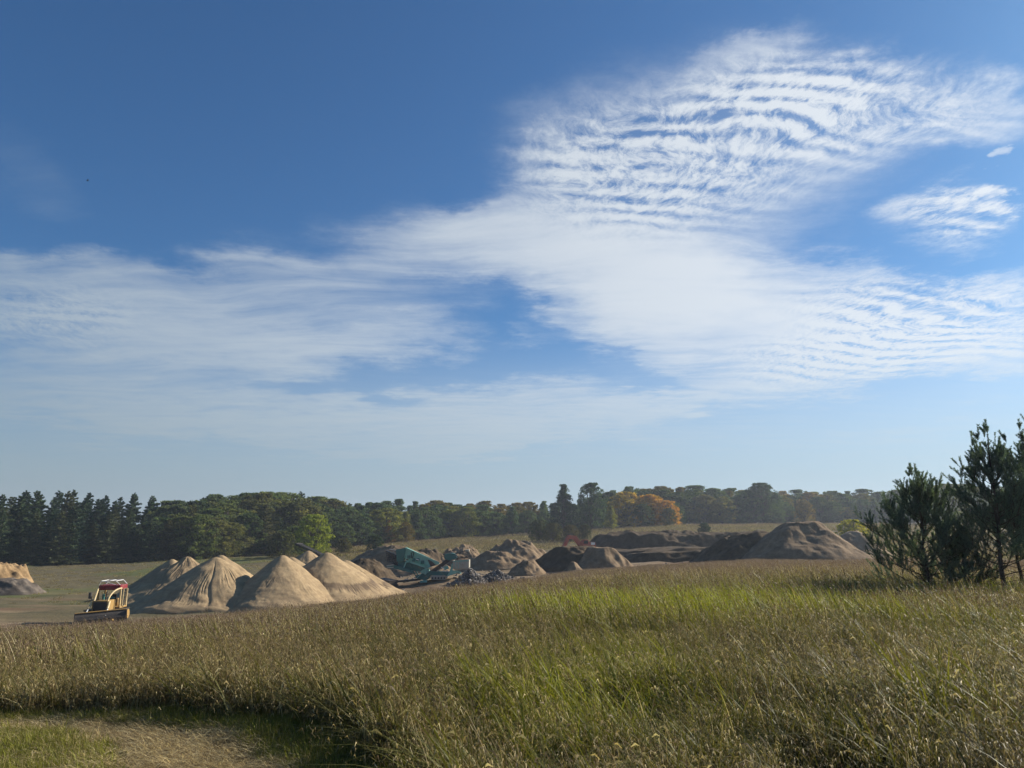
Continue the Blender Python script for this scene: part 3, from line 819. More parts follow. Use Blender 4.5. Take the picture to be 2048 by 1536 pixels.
def clump(name, seed, n, rad, hmin, hmax, wid, mix, seg=4, lean=(-.30, .04), flop=.5, curl=0, heads=0, flat=False):
    """a tuft of n blades; mix = chances of (green leaf, straw, stalk with seed head)"""
    rng = np.random.default_rng(seed)
    V = []; F = []; Hh = []
    def strip(pts, ws, hue, side):
        o = len(V)
        for p, w_ in zip(pts, ws):
            V.append(p - side * w_); V.append(p + side * w_)
        for i in range(len(pts) - 1):
            F.append((o + 2 * i, o + 2 * i + 1, o + 2 * i + 3, o + 2 * i + 2)); Hh.append(hue)
    for i in range(n):
        r = rad * math.sqrt(rng.random()); th = rng.uniform(0, 6.28)
        b = np.array([r * math.cos(th), r * math.sin(th), -.03])
        k = rng.choice(3, p=mix)
        h = rng.uniform(hmin, hmax) * (1.12 if k == 2 else rng.uniform(.55, 1.0))
        a = rng.uniform(0, 6.28) if not flat else rng.normal() * .38 + 3.1416 * rng.integers(0, 2)
        dirv = np.array([math.cos(a), math.sin(a), 0])
        w_ = wid * (rng.uniform(.7, 1.4) if k == 0 else .5 if k == 1 else .32)
        fl = flop * rng.uniform(.15, 1.3) * (1.0 if k == 0 else .55 if k == 1 else .25)
        side = np.cross(dirv, [0, 0, 1.]); side = side * math.cos(rng.uniform(-.6, .6)) + dirv * rng.uniform(-.5, .5)
        side /= np.linalg.norm(side)
        ln = np.array([lean[0] + rng.normal() * .16, lean[1] + rng.normal() * .14, 0])
        pts = []; ws = []
        for j in range(seg + 1):
            q = j / seg
            if flat:
                p = b + np.array([math.cos(a), math.sin(a), 0]) * h * q + np.array([0, 0, .03 + .05 * math.sin(3.1 * q) * rng.uniform(.2, 1.3)])
            else:
                p = b + np.array([0, 0, 1]) * h * (q - fl * .42 * q ** 2.6) + dirv * h * fl * q ** 2.1 + ln * h * q ** 1.4
            pts.append(p); ws.append(w_ * (1 - q ** 2.2 * .92) * (.6 + .4 * min(1, q * 4)))
        hue = (.12, .85, .75)[k] + rng.normal() * .12
        strip(pts, ws, max(0, min(1, hue)), side)
        if k == 2 and heads:
            tip = pts[-1]; d = pts[-1] - pts[-2]; d /= np.linalg.norm(d)
            for q in range(heads):
                s0 = tip - d * h * .22 * rng.random()
                e = rng.normal(size=3) * .5 + d * 1.1; e /= np.linalg.norm(e)
                L = wid * rng.uniform(2.5, 5)
                sd_ = np.cross(e, rng.normal(size=3)); sd_ /= np.linalg.norm(sd_)
                strip([s0, s0 + e * L * .5, s0 + e * L], [wid * .12, wid * .38, .0004], 2.0, sd_)
        if curl > 7 and rng.random() < .5:
            s0 = pts[0] * .3 + pts[-1] * .7; e = rng.normal(size=3); e[2] = abs(e[2]) * .4; e /= np.linalg.norm(e); L = rng.uniform(.05, .10)
            sd_ = np.cross(e, rng.normal(size=3)); sd_ /= np.linalg.norm(sd_)
            strip([s0, s0 + e * L * .5 + np.array([0, 0, .25 * L]), s0 + e * L], [.003, .0085, .001], 1.0, sd_)
        for q in range(curl):                                # short dried leaves bent off the stalk
            if rng.random() < .75:
                j = rng.uniform(.25, .95); s0 = pts[0] * (1 - j) + pts[-1] * j
                a2 = rng.uniform(0, 6.28); o2 = np.array([math.cos(a2), math.sin(a2), 0])
                L = rng.uniform(.03, .10) * (hmax / .8)
                sd_ = np.cross(o2, [0, 0, 1.]) * .8 + np.array([0, 0, rng.uniform(-.6, .6)])
                strip([s0, s0 + o2 * L * .5 + np.array([0, 0, .35 * L]), s0 + o2 * L * .9 - np.array([0, 0, .25 * L * rng.uniform(0, 2)])], [wid * .25, wid * .62, wid * .1], min(1, .55 + rng.random() * .5), sd_)
    me = fast_mesh(name, np.array(V), np.array(F), GRASS, False, {'hue': ('FACE', Hh)})
    return bpy.data.objects.new(name, me)

def scatter(name, label, protos, P, rot, scl, pick, lush, dry, tilt=None, cat="grass", shade=None):
    """one object: tufts set out at the points P"""
    pc = bpy.data.collections.new(name + "_tufts")           # kept out of the scene
    for i, p in enumerate(protos):
        p.name = "%s_tuft_%02d" % (name, i); pc.objects.link(p)
    me = bpy.data.meshes.new(name)
    n = len(P)
    me.vertices.add(n); me.vertices.foreach_set('co', np.asarray(P, np.float32).ravel())
    def at_(k, ty, v):
        a = me.attributes.new(k, ty, 'POINT')
        if ty == 'FLOAT_VECTOR': a.data.foreach_set('vector', np.asarray(v, np.float32).ravel())
        else: a.data.foreach_set('value', np.asarray(v, np.int32 if ty == 'INT' else np.float32))
    rv = np.zeros((n, 3)); rv[:, 2] = rot
    if tilt is not None: rv[:, :2] = tilt
    if shade is None: shade = np.random.default_rng(n).random(n)
    at_('rotv', 'FLOAT_VECTOR', rv); at_('scl', 'FLOAT', scl); at_('pick', 'INT', pick)
    at_('lush', 'FLOAT', lush); at_('dry', 'FLOAT', dry); at_('shade', 'FLOAT', shade)
    ob = bpy.data.objects.new(name, me); COL.objects.link(ob)
    ng = bpy.data.node_groups.new(name + "_spread", 'GeometryNodeTree')
    ng.interface.new_socket('Geometry', in_out='INPUT', socket_type='NodeSocketGeometry')
    ng.interface.new_socket('Geometry', in_out='OUTPUT', socket_type='NodeSocketGeometry')
    N = ng.nodes; L = ng.links
    gi = N.new('NodeGroupInput'); go = N.new('NodeGroupOutput')
    ci = N.new('GeometryNodeCollectionInfo'); ci.inputs['Collection'].default_value = pc
    ci.inputs['Separate Children'].default_value = True; ci.inputs['Reset Children'].default_value = True
    ip = N.new('GeometryNodeInstanceOnPoints'); ip.inputs['Pick Instance'].default_value = True
    def na(k, ty):
        a = N.new('GeometryNodeInputNamedAttribute'); a.data_type = ty; a.inputs['Name'].default_value = k
        return next(o for o in a.outputs if o.enabled and o.name == 'Attribute')
    m2p = N.new('GeometryNodeMeshToPoints')
    L.new(gi.outputs[0], m2p.inputs['Mesh']); L.new(m2p.outputs[0], ip.inputs['Points'])
    L.new(ci.outputs[0], ip.inputs['Instance']); L.new(na('pick', 'INT'), ip.inputs['Instance Index'])
    L.new(na('rotv', 'FLOAT_VECTOR'), ip.inputs['Rotation']); L.new(na('scl', 'FLOAT'), ip.inputs['Scale'])
    L.new(ip.outputs[0], go.inputs[0])
    md = ob.modifiers.new("spread", 'NODES'); md.node_group = ng
    return tag(ob, label, cat, kind='stuff')

def region(rng, y0, y1, dens, tmax=.86, pad=1.5):
    """random points in the wedge of ground in front of the camera"""
    area = tmax * (y1 ** 2 - y0 ** 2) + 2 * pad * (y1 - y0)
    n = int(area * dens)
    y = np.sqrt(rng.random(n) * (y1 ** 2 - y0 ** 2) + y0 ** 2) if y0 >= 0 else rng.uniform(y0, y1, n)
    x = rng.uniform(-1, 1, n) * (tmax * y + pad)
    return x, y
LUSH = [(4.2, 19.0, 4.0, 5.0, 1.35), (2.0, 15.5, 2.4, 2.8, .6), (15.5, 22.5, 5, 2.4, 1.2), (.35, 7.2, .9, 1.7, .75), (1.5, 9.0, 1.2, 2.2, .5), (3.6, 7.0, 1.1, 1.2, .35), (7.5, 12, 2.2, 3, .35), (11, 27, 7, 5, .3)]
def lushness(x, y):
    s = 0
    for cx, cy, rx, ry, k in LUSH:
        s = s + k * np.exp(-(((x - cx) / rx) ** 2 + ((y - cy) / ry) ** 2) * (1.2))
    s = s * (.55 + .9 * fbm(x / 1.2, y / 2.0, 61, 3)) + .20 * smooth(.46, .72, fbm(x / 3, y / 6, 63, 4)) * smooth(40, 22, y)
    return np.clip(s, 0, 1)
def dryness(x, y):
    t = x / np.maximum(y, 2)
    d = smooth(16, 48, y + (fbm(x / 7, y / 9, 65, 3) - .5) * 18) * .9 + .35 * (fbm(x / 2.2, y / 3.5, 67, 4) - .4) + .34 * smooth(.0, -.35, t)
    return np.clip(d, 0, 1)
def field_end(x, y):
    t = x / np.maximum(y, 4)
    return np.interp(t, T_, D_)

def build_grass():
    rng = np.random.default_rng(77)
    mixA = (.60, .26, .14)
    near = [clump("t", 100 + i, 62, .25, .36, .74, .0056, mixA, 5, lean=(-.20, .02), flop=1.05, curl=4, heads=4) for i in range(5)] + \
           [clump("t", 120 + i, 56, .22, .45, .80, .0070, (.82, .14, .04), 5, lean=(-.26, .02), flop=.9, curl=2, heads=3) for i in range(4)]
    near[2] = clump("t", 130, 26, .24, .35, .70, .0050, (.10, .55, .35), 5, lean=(-.12, .02), flop=.5, curl=8, heads=3)   # leafy dried weeds
    near[3] = clump("t", 131, 24, .22, .40, .78, .0052, (.25, .45, .30), 5, lean=(-.12, .02), flop=.55, curl=9, heads=3)
    near[4] = clump("t", 132, 22, .22, .30, .62, .0058, (.45, .35, .20), 5, lean=(-.10, .02), flop=.6, curl=9, heads=2)
    nn = len(near)
    # tall grass close by
    x, y = region(rng, 0.8, 13.5, 34, .95, 2.0)
    k = zone(TALL, x, y) > .05 + .35 * (fbm(x / .7, y / .7, 71, 3) - .3)
    k &= np.hypot(x, y) > 1.9
    k &= rng.random(len(x)) < .25 + 1.5 * (fbm(x / .55, y / .55, 72, 3) - .28) + .7 * smooth(1.6, .8, zone(TALL, x, y))
    x, y = x[k], y[k]
    lu = lushness(x, y); dr = dryness(x, y)
    hs = (.62 + .60 * fbm(x / 2.0, y / 2.0, 73, 3)) * (1.0 + .14 * smooth(1.5, .6, zone(TALL, x, y))) * rng.uniform(.85, 1.15, len(x))
    pick = np.where(rng.random(len(x)) < .12 + .75 * lu, rng.integers(5, nn, len(x)), rng.integers(0, 5, len(x)))
    P = np.stack([x, y, terrain(x, y)], -1)
    scatter("tall_grass", "tall mixed grass of the field nearest the camera, brown with green patches", near, P, np.where(pick < 5, rng.uniform(-2.2, 2.2, len(x)), rng.uniform(-.9, .9, len(x))), hs, pick, lu, dr)
    # middle of the field
    mid = [clump("t", 140 + i, 60, .50, .34, .70, .0105, (.46, .30, .24), 4, lean=(-.22, .02), flop=.85, curl=3, heads=4) for i in range(5)] + \
          [clump("t", 150 + i, 60, .48, .50, .82, .0125, (.85, .10, .05), 4, flop=.7, curl=1, heads=3) for i in range(4)]
    x, y = region(rng, 12.5, 38, 10.5, .84, 2)
    k = (zone(TALL, x, y) > .1) & (y < field_end(x, y) - 1)
    x, y = x[k], y[k]
    lu = lushness(x, y); dr = dryness(x, y)
    pick = np.where(rng.random(len(x)) < .06 + .85 * lu, rng.integers(5, 9, len(x)), rng.integers(0, 5, len(x)))
    P = np.stack([x, y, terrain(x, y)], -1)
    scatter("meadow_grass", "dry brown grass of the middle field with a bright green patch", mid, P, rng.uniform(-.8, .8, len(x)), (.70 + .55 * fbm(x / 5, y / 5, 75, 3)) * rng.uniform(.8, 1.2, len(x)), pick, lu, dr)
    # far part of the field
    far = [clump("t", 160 + i, 60, .85, .24, .48, .019, (.14, .34, .52), 3, flop=.45, curl=1, heads=3) for i in range(5)]
    x, y = region(rng, 37, 105, 4.4, .80, 2)
    k = y < field_end(x, y) + 1.5 * rng.normal(size=len(x)) - 1.0
    x, y = x[k], y[k]
    P = np.stack([x, y, terrain(x, y)], -1)
    scatter("field_grass", "purplish brown dry grass on the far slope of the field", far, P, rng.uniform(-.8, .8, len(x)), rng.uniform(.7, 1.15, len(x)) * (.7 + .5 * fbm(x / 9, y / 9, 76, 3)), rng.integers(0, 5, len(x)), lushness(x, y) * .6, dryness(x, y))
    # rough pasture between the pit and the woods
    rough_ = [clump("t", 180 + i, 46, 1.5, .40, .95, .045, (.34, .40, .26), 3, flop=.5, heads=2) for i in range(5)]
    x, y = region(rng, 60, 372, .42, .80, 0)
    t = x / y; D = np.interp(t, T_, D_); df = np.interp(t, TF, DF)
    n1 = fbm(x / 12, y / 25, 21, 4)
    q = (y - D) / (df - D)
    lf = t < -.30
    ok = (y > D + 3) & (y < df + 3) & np.where(lf, (y > 84) & (rng.random(len(x)) < .55), (q + (n1 - .5) * .5 > .50) | (t > .46))
    ok &= ~((t > .02) & (t < .48) & (y < 178))
    x, y, t = x[ok], y[ok], t[ok]
    P = np.stack([x, y, terrain(x, y)], -1)
    lu = np.where(t < -.3, .55 * smooth(.4, .6, fbm(x / 16, y / 16, 41, 4)), .25 * smooth(.5, .7, fbm(x / 20, y / 30, 42, 3)))
    scatter("pasture_grass", "rough brown pasture between the pit and the woods", rough_, P, rng.uniform(0, 6.28, len(x)), np.where(t < -.3, .35, .8) * rng.uniform(.6, 1.3, len(x)), rng.integers(0, 5, len(x)), lu, np.clip(.55 + .5 * (fbm(x / 20, y / 12, 43, 3) - .5), 0, 1))
    # short mown grass along the track
    short = [clump("t", 200 + i, 70, .13, .06, .17, .0036, (.86, .10, .04), 3, lean=(-.2, 0), flop=.8) for i in range(4)]
    x = rng.uniform(-9, 1.2, 26000); y = rng.uniform(2.2, 9.2, 26000)
    zt = zone(TALL, x, y); zu = zone(PUP, x, y); zl = zone(PLO, x, y)
    pn = fbm(x / .6, y / .6, 81, 3)
    strip_ = (zt < .15) & (zu > -.05 + .5 * (pn - .5))
    corner = (zl < .0 + .5 * (pn - .5)) & (rng.random(len(x)) < .35 + .55 * smooth(.40, .6, fbm(x / .8, y / .5, 83, 3)))
    k = strip_ | corner
    x, y = x[k], y[k]
    P = np.stack([x, y, terrain(x, y)], -1)
    scatter("short_grass", "short green grass along both sides of the mown track", short, P, rng.uniform(0, 6.28, len(x)), rng.uniform(.6, 1.25, len(x)), rng.integers(0, 4, len(x)), rng.uniform(.25, .65, len(x)), rng.uniform(0, .25, len(x)))
    # cut straw lying on the track
    st = [clump("t", 220 + i, 22, .20, .14, .46, .0027, (0, 1, 0), 4, flat=True) for i in range(5)]
    x = rng.uniform(-9.5, .3, 17000); y = rng.uniform(2.2, 8.8, 17000)
    on = (zone(PLO, x, y) > -.12) & (zone(PUP, x, y) < .12)
    cr = (zone(PLO, x, y) <= -.12) & (rng.random(len(x)) < .28 * smooth(.62, .42, fbm(x / .8, y / .5, 83, 3)) + .10)
    k = (on & (rng.random(len(x)) < .18 + .70 * smooth(.38, .62, fbm(x / .5, y / .35, 84, 3)))) | cr
    x, y = x[k], y[k]
    P = np.stack([x, y, terrain(x, y) + .012], -1)
    # mown along the track, so most stems lie the same way
    rot = np.where(rng.random(len(x)) < .22, rng.uniform(0, 6.28, len(x)), rng.normal(size=len(x)) * .3 - .12)
    scatter("cut_straw", "loose dry straw lying flat on the mown track", st, P, rot, rng.uniform(.7, 1.3, len(x)), rng.integers(0, 5, len(x)), np.zeros(len(x)), rng.uniform(.3, 1, len(x)), cat="straw", shade=rng.uniform(.0, 1.2, len(x)) + 1.3 * (rng.random(len(x)) < .25))
    # single tall stems standing out of the field
    tall = [clump("t", 240 + i, 3, .10, 1.15, 1.5, .0040, (0, 0, 1), 6, lean=(-.42, 0), flop=.3, curl=2, heads=7) for i in range(4)]
    pts = [(1000, 1360, 8.5), (985, 1345, 9.5), (1347, 1140, 27), (1210, 1225, 17), (930, 1230, 24), (660, 1260, 18), (560, 1240, 26), (1560, 1240, 15), (1850, 1290, 9), (760, 1190, 34), (1110, 1300, 11), (480, 1275, 20)]
    xs = np.array([(p[0] - 1024) / FPX * p[2] for p in pts]); ys_ = np.array([p[2] for p in pts])
    P = np.stack([xs, ys_, terrain(xs, ys_)], -1)
    scatter("tall_stems", "few tall dry stems standing above the field grass", tall, P, rng.uniform(-.4, .4, len(xs)), rng.uniform(.9, 1.25, len(xs)), rng.integers(0, 4, len(xs)), np.zeros(len(xs)), np.full(len(xs), .8))
build_grass()

build_rubble()

# ---------------------------------------------------------------- the young pines near the right edge
PINE_NEEDLE = crown_mat("pine_needles", .32)
PINE_BARK = bark_mat("pine_bark", (.035, .026, .020), (.12, .085, .06))
def young_pine(label, px, pbase, ptop, Y, wide, seed, leaders=3, nb=58, lean=0.0, low=.06, group=None, color=(.120, .165, .140), droop=1.0, bare=.0):
    rng = np.random.default_rng(seed); rn = np.random.default_rng(seed + 1000)
    a = at(px, ptop, Y); zb = tz(a.x, Y)
    H = a.z - zb
    wide = wide * Y / FPX
    limbs = []; C = []; A = []; T = []; S_ = []
    def brush(p0, p1, r0=1.0, dens=300):
        """needles set all round a shoot"""
        L = np.linalg.norm(p1 - p0); n = max(8, int(dens * L))
        d = (p1 - p0) / L
        t = rn.random(n) ** .8
        u = rn.normal(size=(n, 3)); u -= (u @ d)[:, None] * d; u /= np.linalg.norm(u, axis=1, keepdims=True)
        ax = d * .85 + u * rn.uniform(.5, 1.2, (n, 1)); ax /= np.linalg.norm(ax, axis=1, keepdims=True)
        ln = rn.uniform(.020, .034, n) * r0
        C.append(p0 + d * (t * L)[:, None] + ax * ln[:, None]); A.append(ax); S_.append(ln); T.append(np.full(n, np.clip(rn.normal(.5, .25), 0, 1)))
    def branch(p, d, L, up, depth=0):
        k = 6; pts = [p]; q = p.copy(); dd = d / np.linalg.norm(d)
        for i in range(k):
            dd = dd + np.array([0, 0, up / k]) + rng.normal(size=3) * .045; dd /= np.linalg.norm(dd)
            q = q + dd * L / k; pts.append(q)
        r = .006 + .008 * L * (1 if depth == 0 else .5)
        limbs.append(([tuple(v) for v in pts], [r * (1 - .82 * i / k) for i in range(k + 1)]))
        n = int((2 if depth else 5) + L * 4.0)
        for i in range(n):
            t = rng.uniform(.45 if depth == 0 else .15, .98) ; j = min(k - 1, int(t * k)); f = t * k - j
            s0 = pts[j] * (1 - f) + pts[j + 1] * f; dv = pts[j + 1] - pts[j]; dv /= np.linalg.norm(dv)
            sd_ = rng.normal(size=3); sd_[2] = abs(sd_[2]) * .6; sd_ -= (sd_ @ dv) * dv; sd_ /= np.linalg.norm(sd_)
            sdir = dv * .85 + sd_ * rng.uniform(.5, .9) + np.array([0, 0, .30 + .35 * min(1, s0[2] / H)]); sdir /= np.linalg.norm(sdir)
            sl = rng.uniform(.26, .55) * (1.15 - .35 * t) * min(1.0, .6 + L * .5)
            if depth == 0 and L > .8 and rng.random() < .28:
                branch(s0, sdir, sl * 2.3, .35, 1)
            else:
                s1 = s0 + sdir * sl
                limbs.append(([tuple(s0), tuple(s1)], [.005, .0025])); brush(s0, s1)
        for j in range(2 if depth == 0 else 1, k): brush(pts[j], pts[j + 1], .95, 120)
        brush(pts[k - 1], pts[k] + dd * .05, 1.1, 260)
        if depth == 0 and p[2] > H * .4 and rng.random() < .6:
            e = pts[k] + (dd * .6 + np.array([0, 0, .7])) * rng.uniform(.22, .36); limbs.append(([tuple(pts[k]), tuple(e)], [.005, .003])); brush(pts[k], e, 1.2, 420)
    def leader(x0, top, r0, foot=0.0):
        base = np.array([x0[0], x0[1], foot]); tip = np.array(top)
        k = 9; pts = []
        for i in range(k + 1):
            q = i / k
            pts.append(base * (1 - q) + tip * q + np.array([rng.normal() * .03, rng.normal() * .03, 0]) * (q > 0) * (q < 1))
        limbs.append(([tuple(v) for v in pts], [r0 * (1 - .88 * i / k) for i in range(k + 1)]))
        return pts
    tipx = lean * H
    main = leader((0, 0), (tipx, 0, H - .42), .020 + .011 * H, -.15)
    for i in range(nb):
        q = low + (.84 - low) * ((i + rng.random()) / nb)
        j = min(8, int(q * 9)); f = q * 9 - j
        p = main[j] * (1 - f) + main[j + 1] * f
        L = wide * (1 - q) ** .80 * rng.uniform(.72, 1.12) * 1.22 + .12
        th = i * 2.39996 + rng.uniform(-.35, .35)
        e = (.02 + .75 * q) * droop
        if q < low + bare:                                    # dead lower limbs carry no needles
            d = np.array([math.cos(th), math.sin(th), .12]); tip = p + d * L * .7
            limbs.append(([tuple(p), tuple(p + d * L * .35 + np.array([0, 0, .05])), tuple(tip)], [.012, .008, .003]))
            continue
        branch(p, np.array([math.cos(th), math.sin(th), e]), L, .55 - .1 * q)
    def candle(p, L):
        t = p + np.array([rng.normal() * .05, rng.normal() * .05, L]); limbs.append(([tuple(p), tuple(t)], [.008, .004])); brush(p, t, 1.25, 420)
        for _ in range(4):
            th = rng.uniform(0, 6.28); e = np.array([math.cos(th) * .55, math.sin(th) * .55, .9]); s = p + np.array([0, 0, L * rng.uniform(0, .35)])
            limbs.append(([tuple(s), tuple(s + e * L * .42)], [.005, .003])); brush(s, s + e * L * .42, 1.15, 420)
    candle(main[9], .45); brush(main[8], main[9], 1.1, 240)
    for i in range(leaders):                                  # competing tops
        q = rng.uniform(.50, .72); j = int(q * 9); p = main[j]
        th = rng.uniform(0, 6.28); r = wide * rng.uniform(.22, .48)
        tip = np.array([p[0] + r * math.cos(th) * 1.0, p[1] + r * math.sin(th), H * rng.uniform(.78, .93)])
        pts = leader((p[0], p[1]), tip, .022, p[2])
        candle(pts[9], rng.uniform(.30, .48))
        for k in range(2, 8):
            for _ in range(2):
                th2 = rng.uniform(0, 6.28)
                branch(pts[k], np.array([math.cos(th2), math.sin(th2), 1.1]), rng.uniform(.26, .50) * (1.2 - k / 10), .5, 1)
            brush(pts[k], pts[k + 1], 1.25, 260)
    C = np.concatenate(C); A = np.concatenate(A); T = np.concatenate(T); S_ = np.concatenate(S_)
    n = len(C)
    v = rng.normal(size=(n, 3)); v -= (v * A).sum(1, keepdims=True) * A; v /= np.linalg.norm(v, axis=1, keepdims=True)
    s = S_[:, None]; wd = .0056
    co = np.stack([C - A * s - v * wd * .6, C - A * s * .2 + v * wd, C + A * s, C - A * s * .2 - v * wd], 1).reshape(-1, 3)
    o = empty("young_pine", (a.x, Y, zb), 0, label, "pine tree", group)
    cm = fast_mesh("needles", co, np.arange(n * 4).reshape(-1, 4), PINE_NEEDLE, False, {'tone': ('FACE', T)})
    c = link(bpy.data.objects.new("crown", cm), o); c.color = color + (1,)
    link(bpy.data.objects.new("trunk", tube_mesh(limbs, PINE_BARK, "trunk", 5)), o)
    return o
def build_pines():
    young_pine("bushy young pine with several pointed tops, leftmost of the near pines", 1836, 1168, 930, 24.3, 96, 3, leaders=4, nb=50, lean=-.02)
    young_pine("tallest fully visible young pine right of the bushy one", 1972, 1162, 842, 23, 92, 8, leaders=5, nb=54, low=.10, bare=.06)
    young_pine("tall young pine cut off by the right edge of the view", 2072, 1160, 806, 24, 112, 12, leaders=3, nb=56, low=.12, bare=.06)
    young_pine("slender dark pine stem close behind the tallest fully visible pine", 2016, 1160, 936, 25, 70, 15, leaders=2, nb=40, low=.2, bare=.2)
    young_pine("small pine sapling between the bushy pine and the tall pine", 1890, 1168, 1040, 25.6, 40, 18, leaders=1, nb=20)
    young_pine("low pine sapling with sparse shoots at the foot of the tall pine", 1918, 1168, 1046, 24.2, 44, 21, leaders=1, nb=22, color=(.050, .070, .046))
build_pines()

# ---------------------------------------------------------------- machines
def paint(name, col, rough=.5, dirt=.5, metal=0.0, dcol=(.20, .15, .10)):
    m = material(name)
    p = opos(m)
    n = m.noise(p, 2.2, 6, .65); f = m.noise(p, 14, 4, .6)
    k = m.m('MULTIPLY', m.mr(m.m('ADD', m.m('MULTIPLY', n, .7), m.m('MULTIPLY', f, .3)), .42, .68), dirt)
    c = m.mix(k, tuple(col), dcol)
    return finish(m, c, m.m('ADD', rough, m.m('MULTIPLY', k, .35)), f, .15, .01, metal)
YELLOW = paint("faded_yellow_paint", (.36, .215, .06), .6, .7)
CREAM = paint("pale_yellow_paint", (.62, .47, .24), .5, .35)
RED = paint("dull_red_paint", (.22, .020, .028), .5, .45)
RUST = paint("orange_red_paint", (.42, .10, .06), .55, .5)
WHITE = paint("white_paint", (.78, .77, .72), .5, .2)
STEEL = paint("worn_dark_steel", (.055, .050, .046), .55, .5, dcol=(.13, .10, .075))
RUBBER = paint("black_rubber", (.018, .018, .018), .8, .4, dcol=(.10, .08, .06))
TEAL = paint("pale_green_paint", (.20, .46, .385), .5, .34)
TEALD = paint("dark_green_paint", (.035, .145, .130), .5, .35, dcol=(.09, .10, .08))
BEIGE = paint("dusty_beige_steel", (.42, .39, .31), .6, .4)
GLASSY = paint("dark_glass", (.02, .025, .03), .12, .1)

class MB:
    def __init__(self): self.V = []; self.F = []
    def add(self, v, f):
        o = len(self.V); self.V += [tuple(p) for p in v]; self.F += [tuple(i + o for i in q) for q in f]; return self
    def box(self, x0, x1, y0, y1, z0, z1, bev=.02):
        b = min(bev, (x1 - x0) * .3, (y1 - y0) * .3, (z1 - z0) * .3)
        bm_ = bmesh.new(); bmesh.ops.create_cube(bm_, size=1)
        for v in bm_.verts: v.co = ((x0 + x1) / 2 + v.co.x * (x1 - x0), (y0 + y1) / 2 + v.co.y * (y1 - y0), (z0 + z1) / 2 + v.co.z * (z1 - z0))
        if b > .002: bmesh.ops.bevel(bm_, geom=bm_.edges[:], offset=b, segments=1, affect='EDGES')
        self.take(bm_); return self
    def take(self, bm_):
        bm_.verts.index_update()
        self.add([v.co[:] for v in bm_.verts], [[v.index for v in f.verts] for f in bm_.faces]); bm_.free()
    def prism(self, poly, y0, y1):
        """poly in (x, z), extruded along y"""
        n = len(poly)
        ar = sum(poly[i][0] * poly[(i + 1) % n][1] - poly[(i + 1) % n][0] * poly[i][1] for i in range(n))
        if ar < 0: poly = poly[::-1]
        v = [(p[0], y0, p[1]) for p in poly] + [(p[0], y1, p[1]) for p in poly]
        f = [list(range(n)), list(range(2 * n - 1, n - 1, -1))] + [[(i + 1) % n, i, n + i, n + (i + 1) % n] for i in range(n)]
        return self.add(v, f)
    def tube(self, pts, r, sides=8):
        k = len(pts); v = []; f = []
        for i in range(k):
            p = Vector(pts[i]); d = Vector(pts[min(i + 1, k - 1)]) - Vector(pts[max(i - 1, 0)]); d.normalize()
            a = d.cross(Vector((.11, .37, .92)) if abs(d.z) < .9 else Vector((1, .1, 0))); a.normalize(); b = d.cross(a)
            rr = r[i] if isinstance(r, (list, tuple)) else r
            for j in range(sides):
                t = 6.28318 * j / sides; v.append(tuple(p + (a * math.cos(t) + b * math.sin(t)) * rr))
        for i in range(k - 1):
            for j in range(sides):
                f.append([i * sides + j, i * sides + (j + 1) % sides, (i + 1) * sides + (j + 1) % sides, (i + 1) * sides + j])
        f += [list(reversed(range(sides))), [(k - 1) * sides + j for j in range(sides)]]
        return self.add(v, f)
    def bar(self, p, q, w, y0, y1):
        """flat bar in the x-z plane from p to q, w thick"""
        dx, dz = q[0] - p[0], q[1] - p[1]; L = math.hypot(dx, dz); nx, nz = -dz / L * w / 2, dx / L * w / 2
        return self.prism([(p[0] + nx, p[1] + nz), (p[0] - nx, p[1] - nz), (q[0] - nx, q[1] - nz), (q[0] + nx, q[1] + nz)], y0, y1)
    def build(self, name, mat, parent, label=None):
        me = bpy.data.meshes.new(name); me.from_pydata(self.V, [], self.F); me.materials.append(mat); me.update()
        o = link(bpy.data.objects.new(name, me), parent)
        if label: o['label'] = label
        return o
def track_poly(x0, x1, z0, z1):
    r = (z1 - z0) / 2; p = []
    for i in range(9): a = math.pi / 2 + math.pi * i / 8; p.append((x0 + r + r * math.cos(a), z0 + r + r * math.sin(a)))
    for i in range(9): a = -math.pi / 2 + math.pi * i / 8; p.append((x1 - r + r * math.cos(a), z0 + r + r * math.sin(a)))
    return p
def ring(c, r, y0, y1, n=20):
    return [(c[0] + r * math.cos(6.28318 * i / n), c[1] + r * math.sin(6.28318 * i / n)) for i in range(n)]

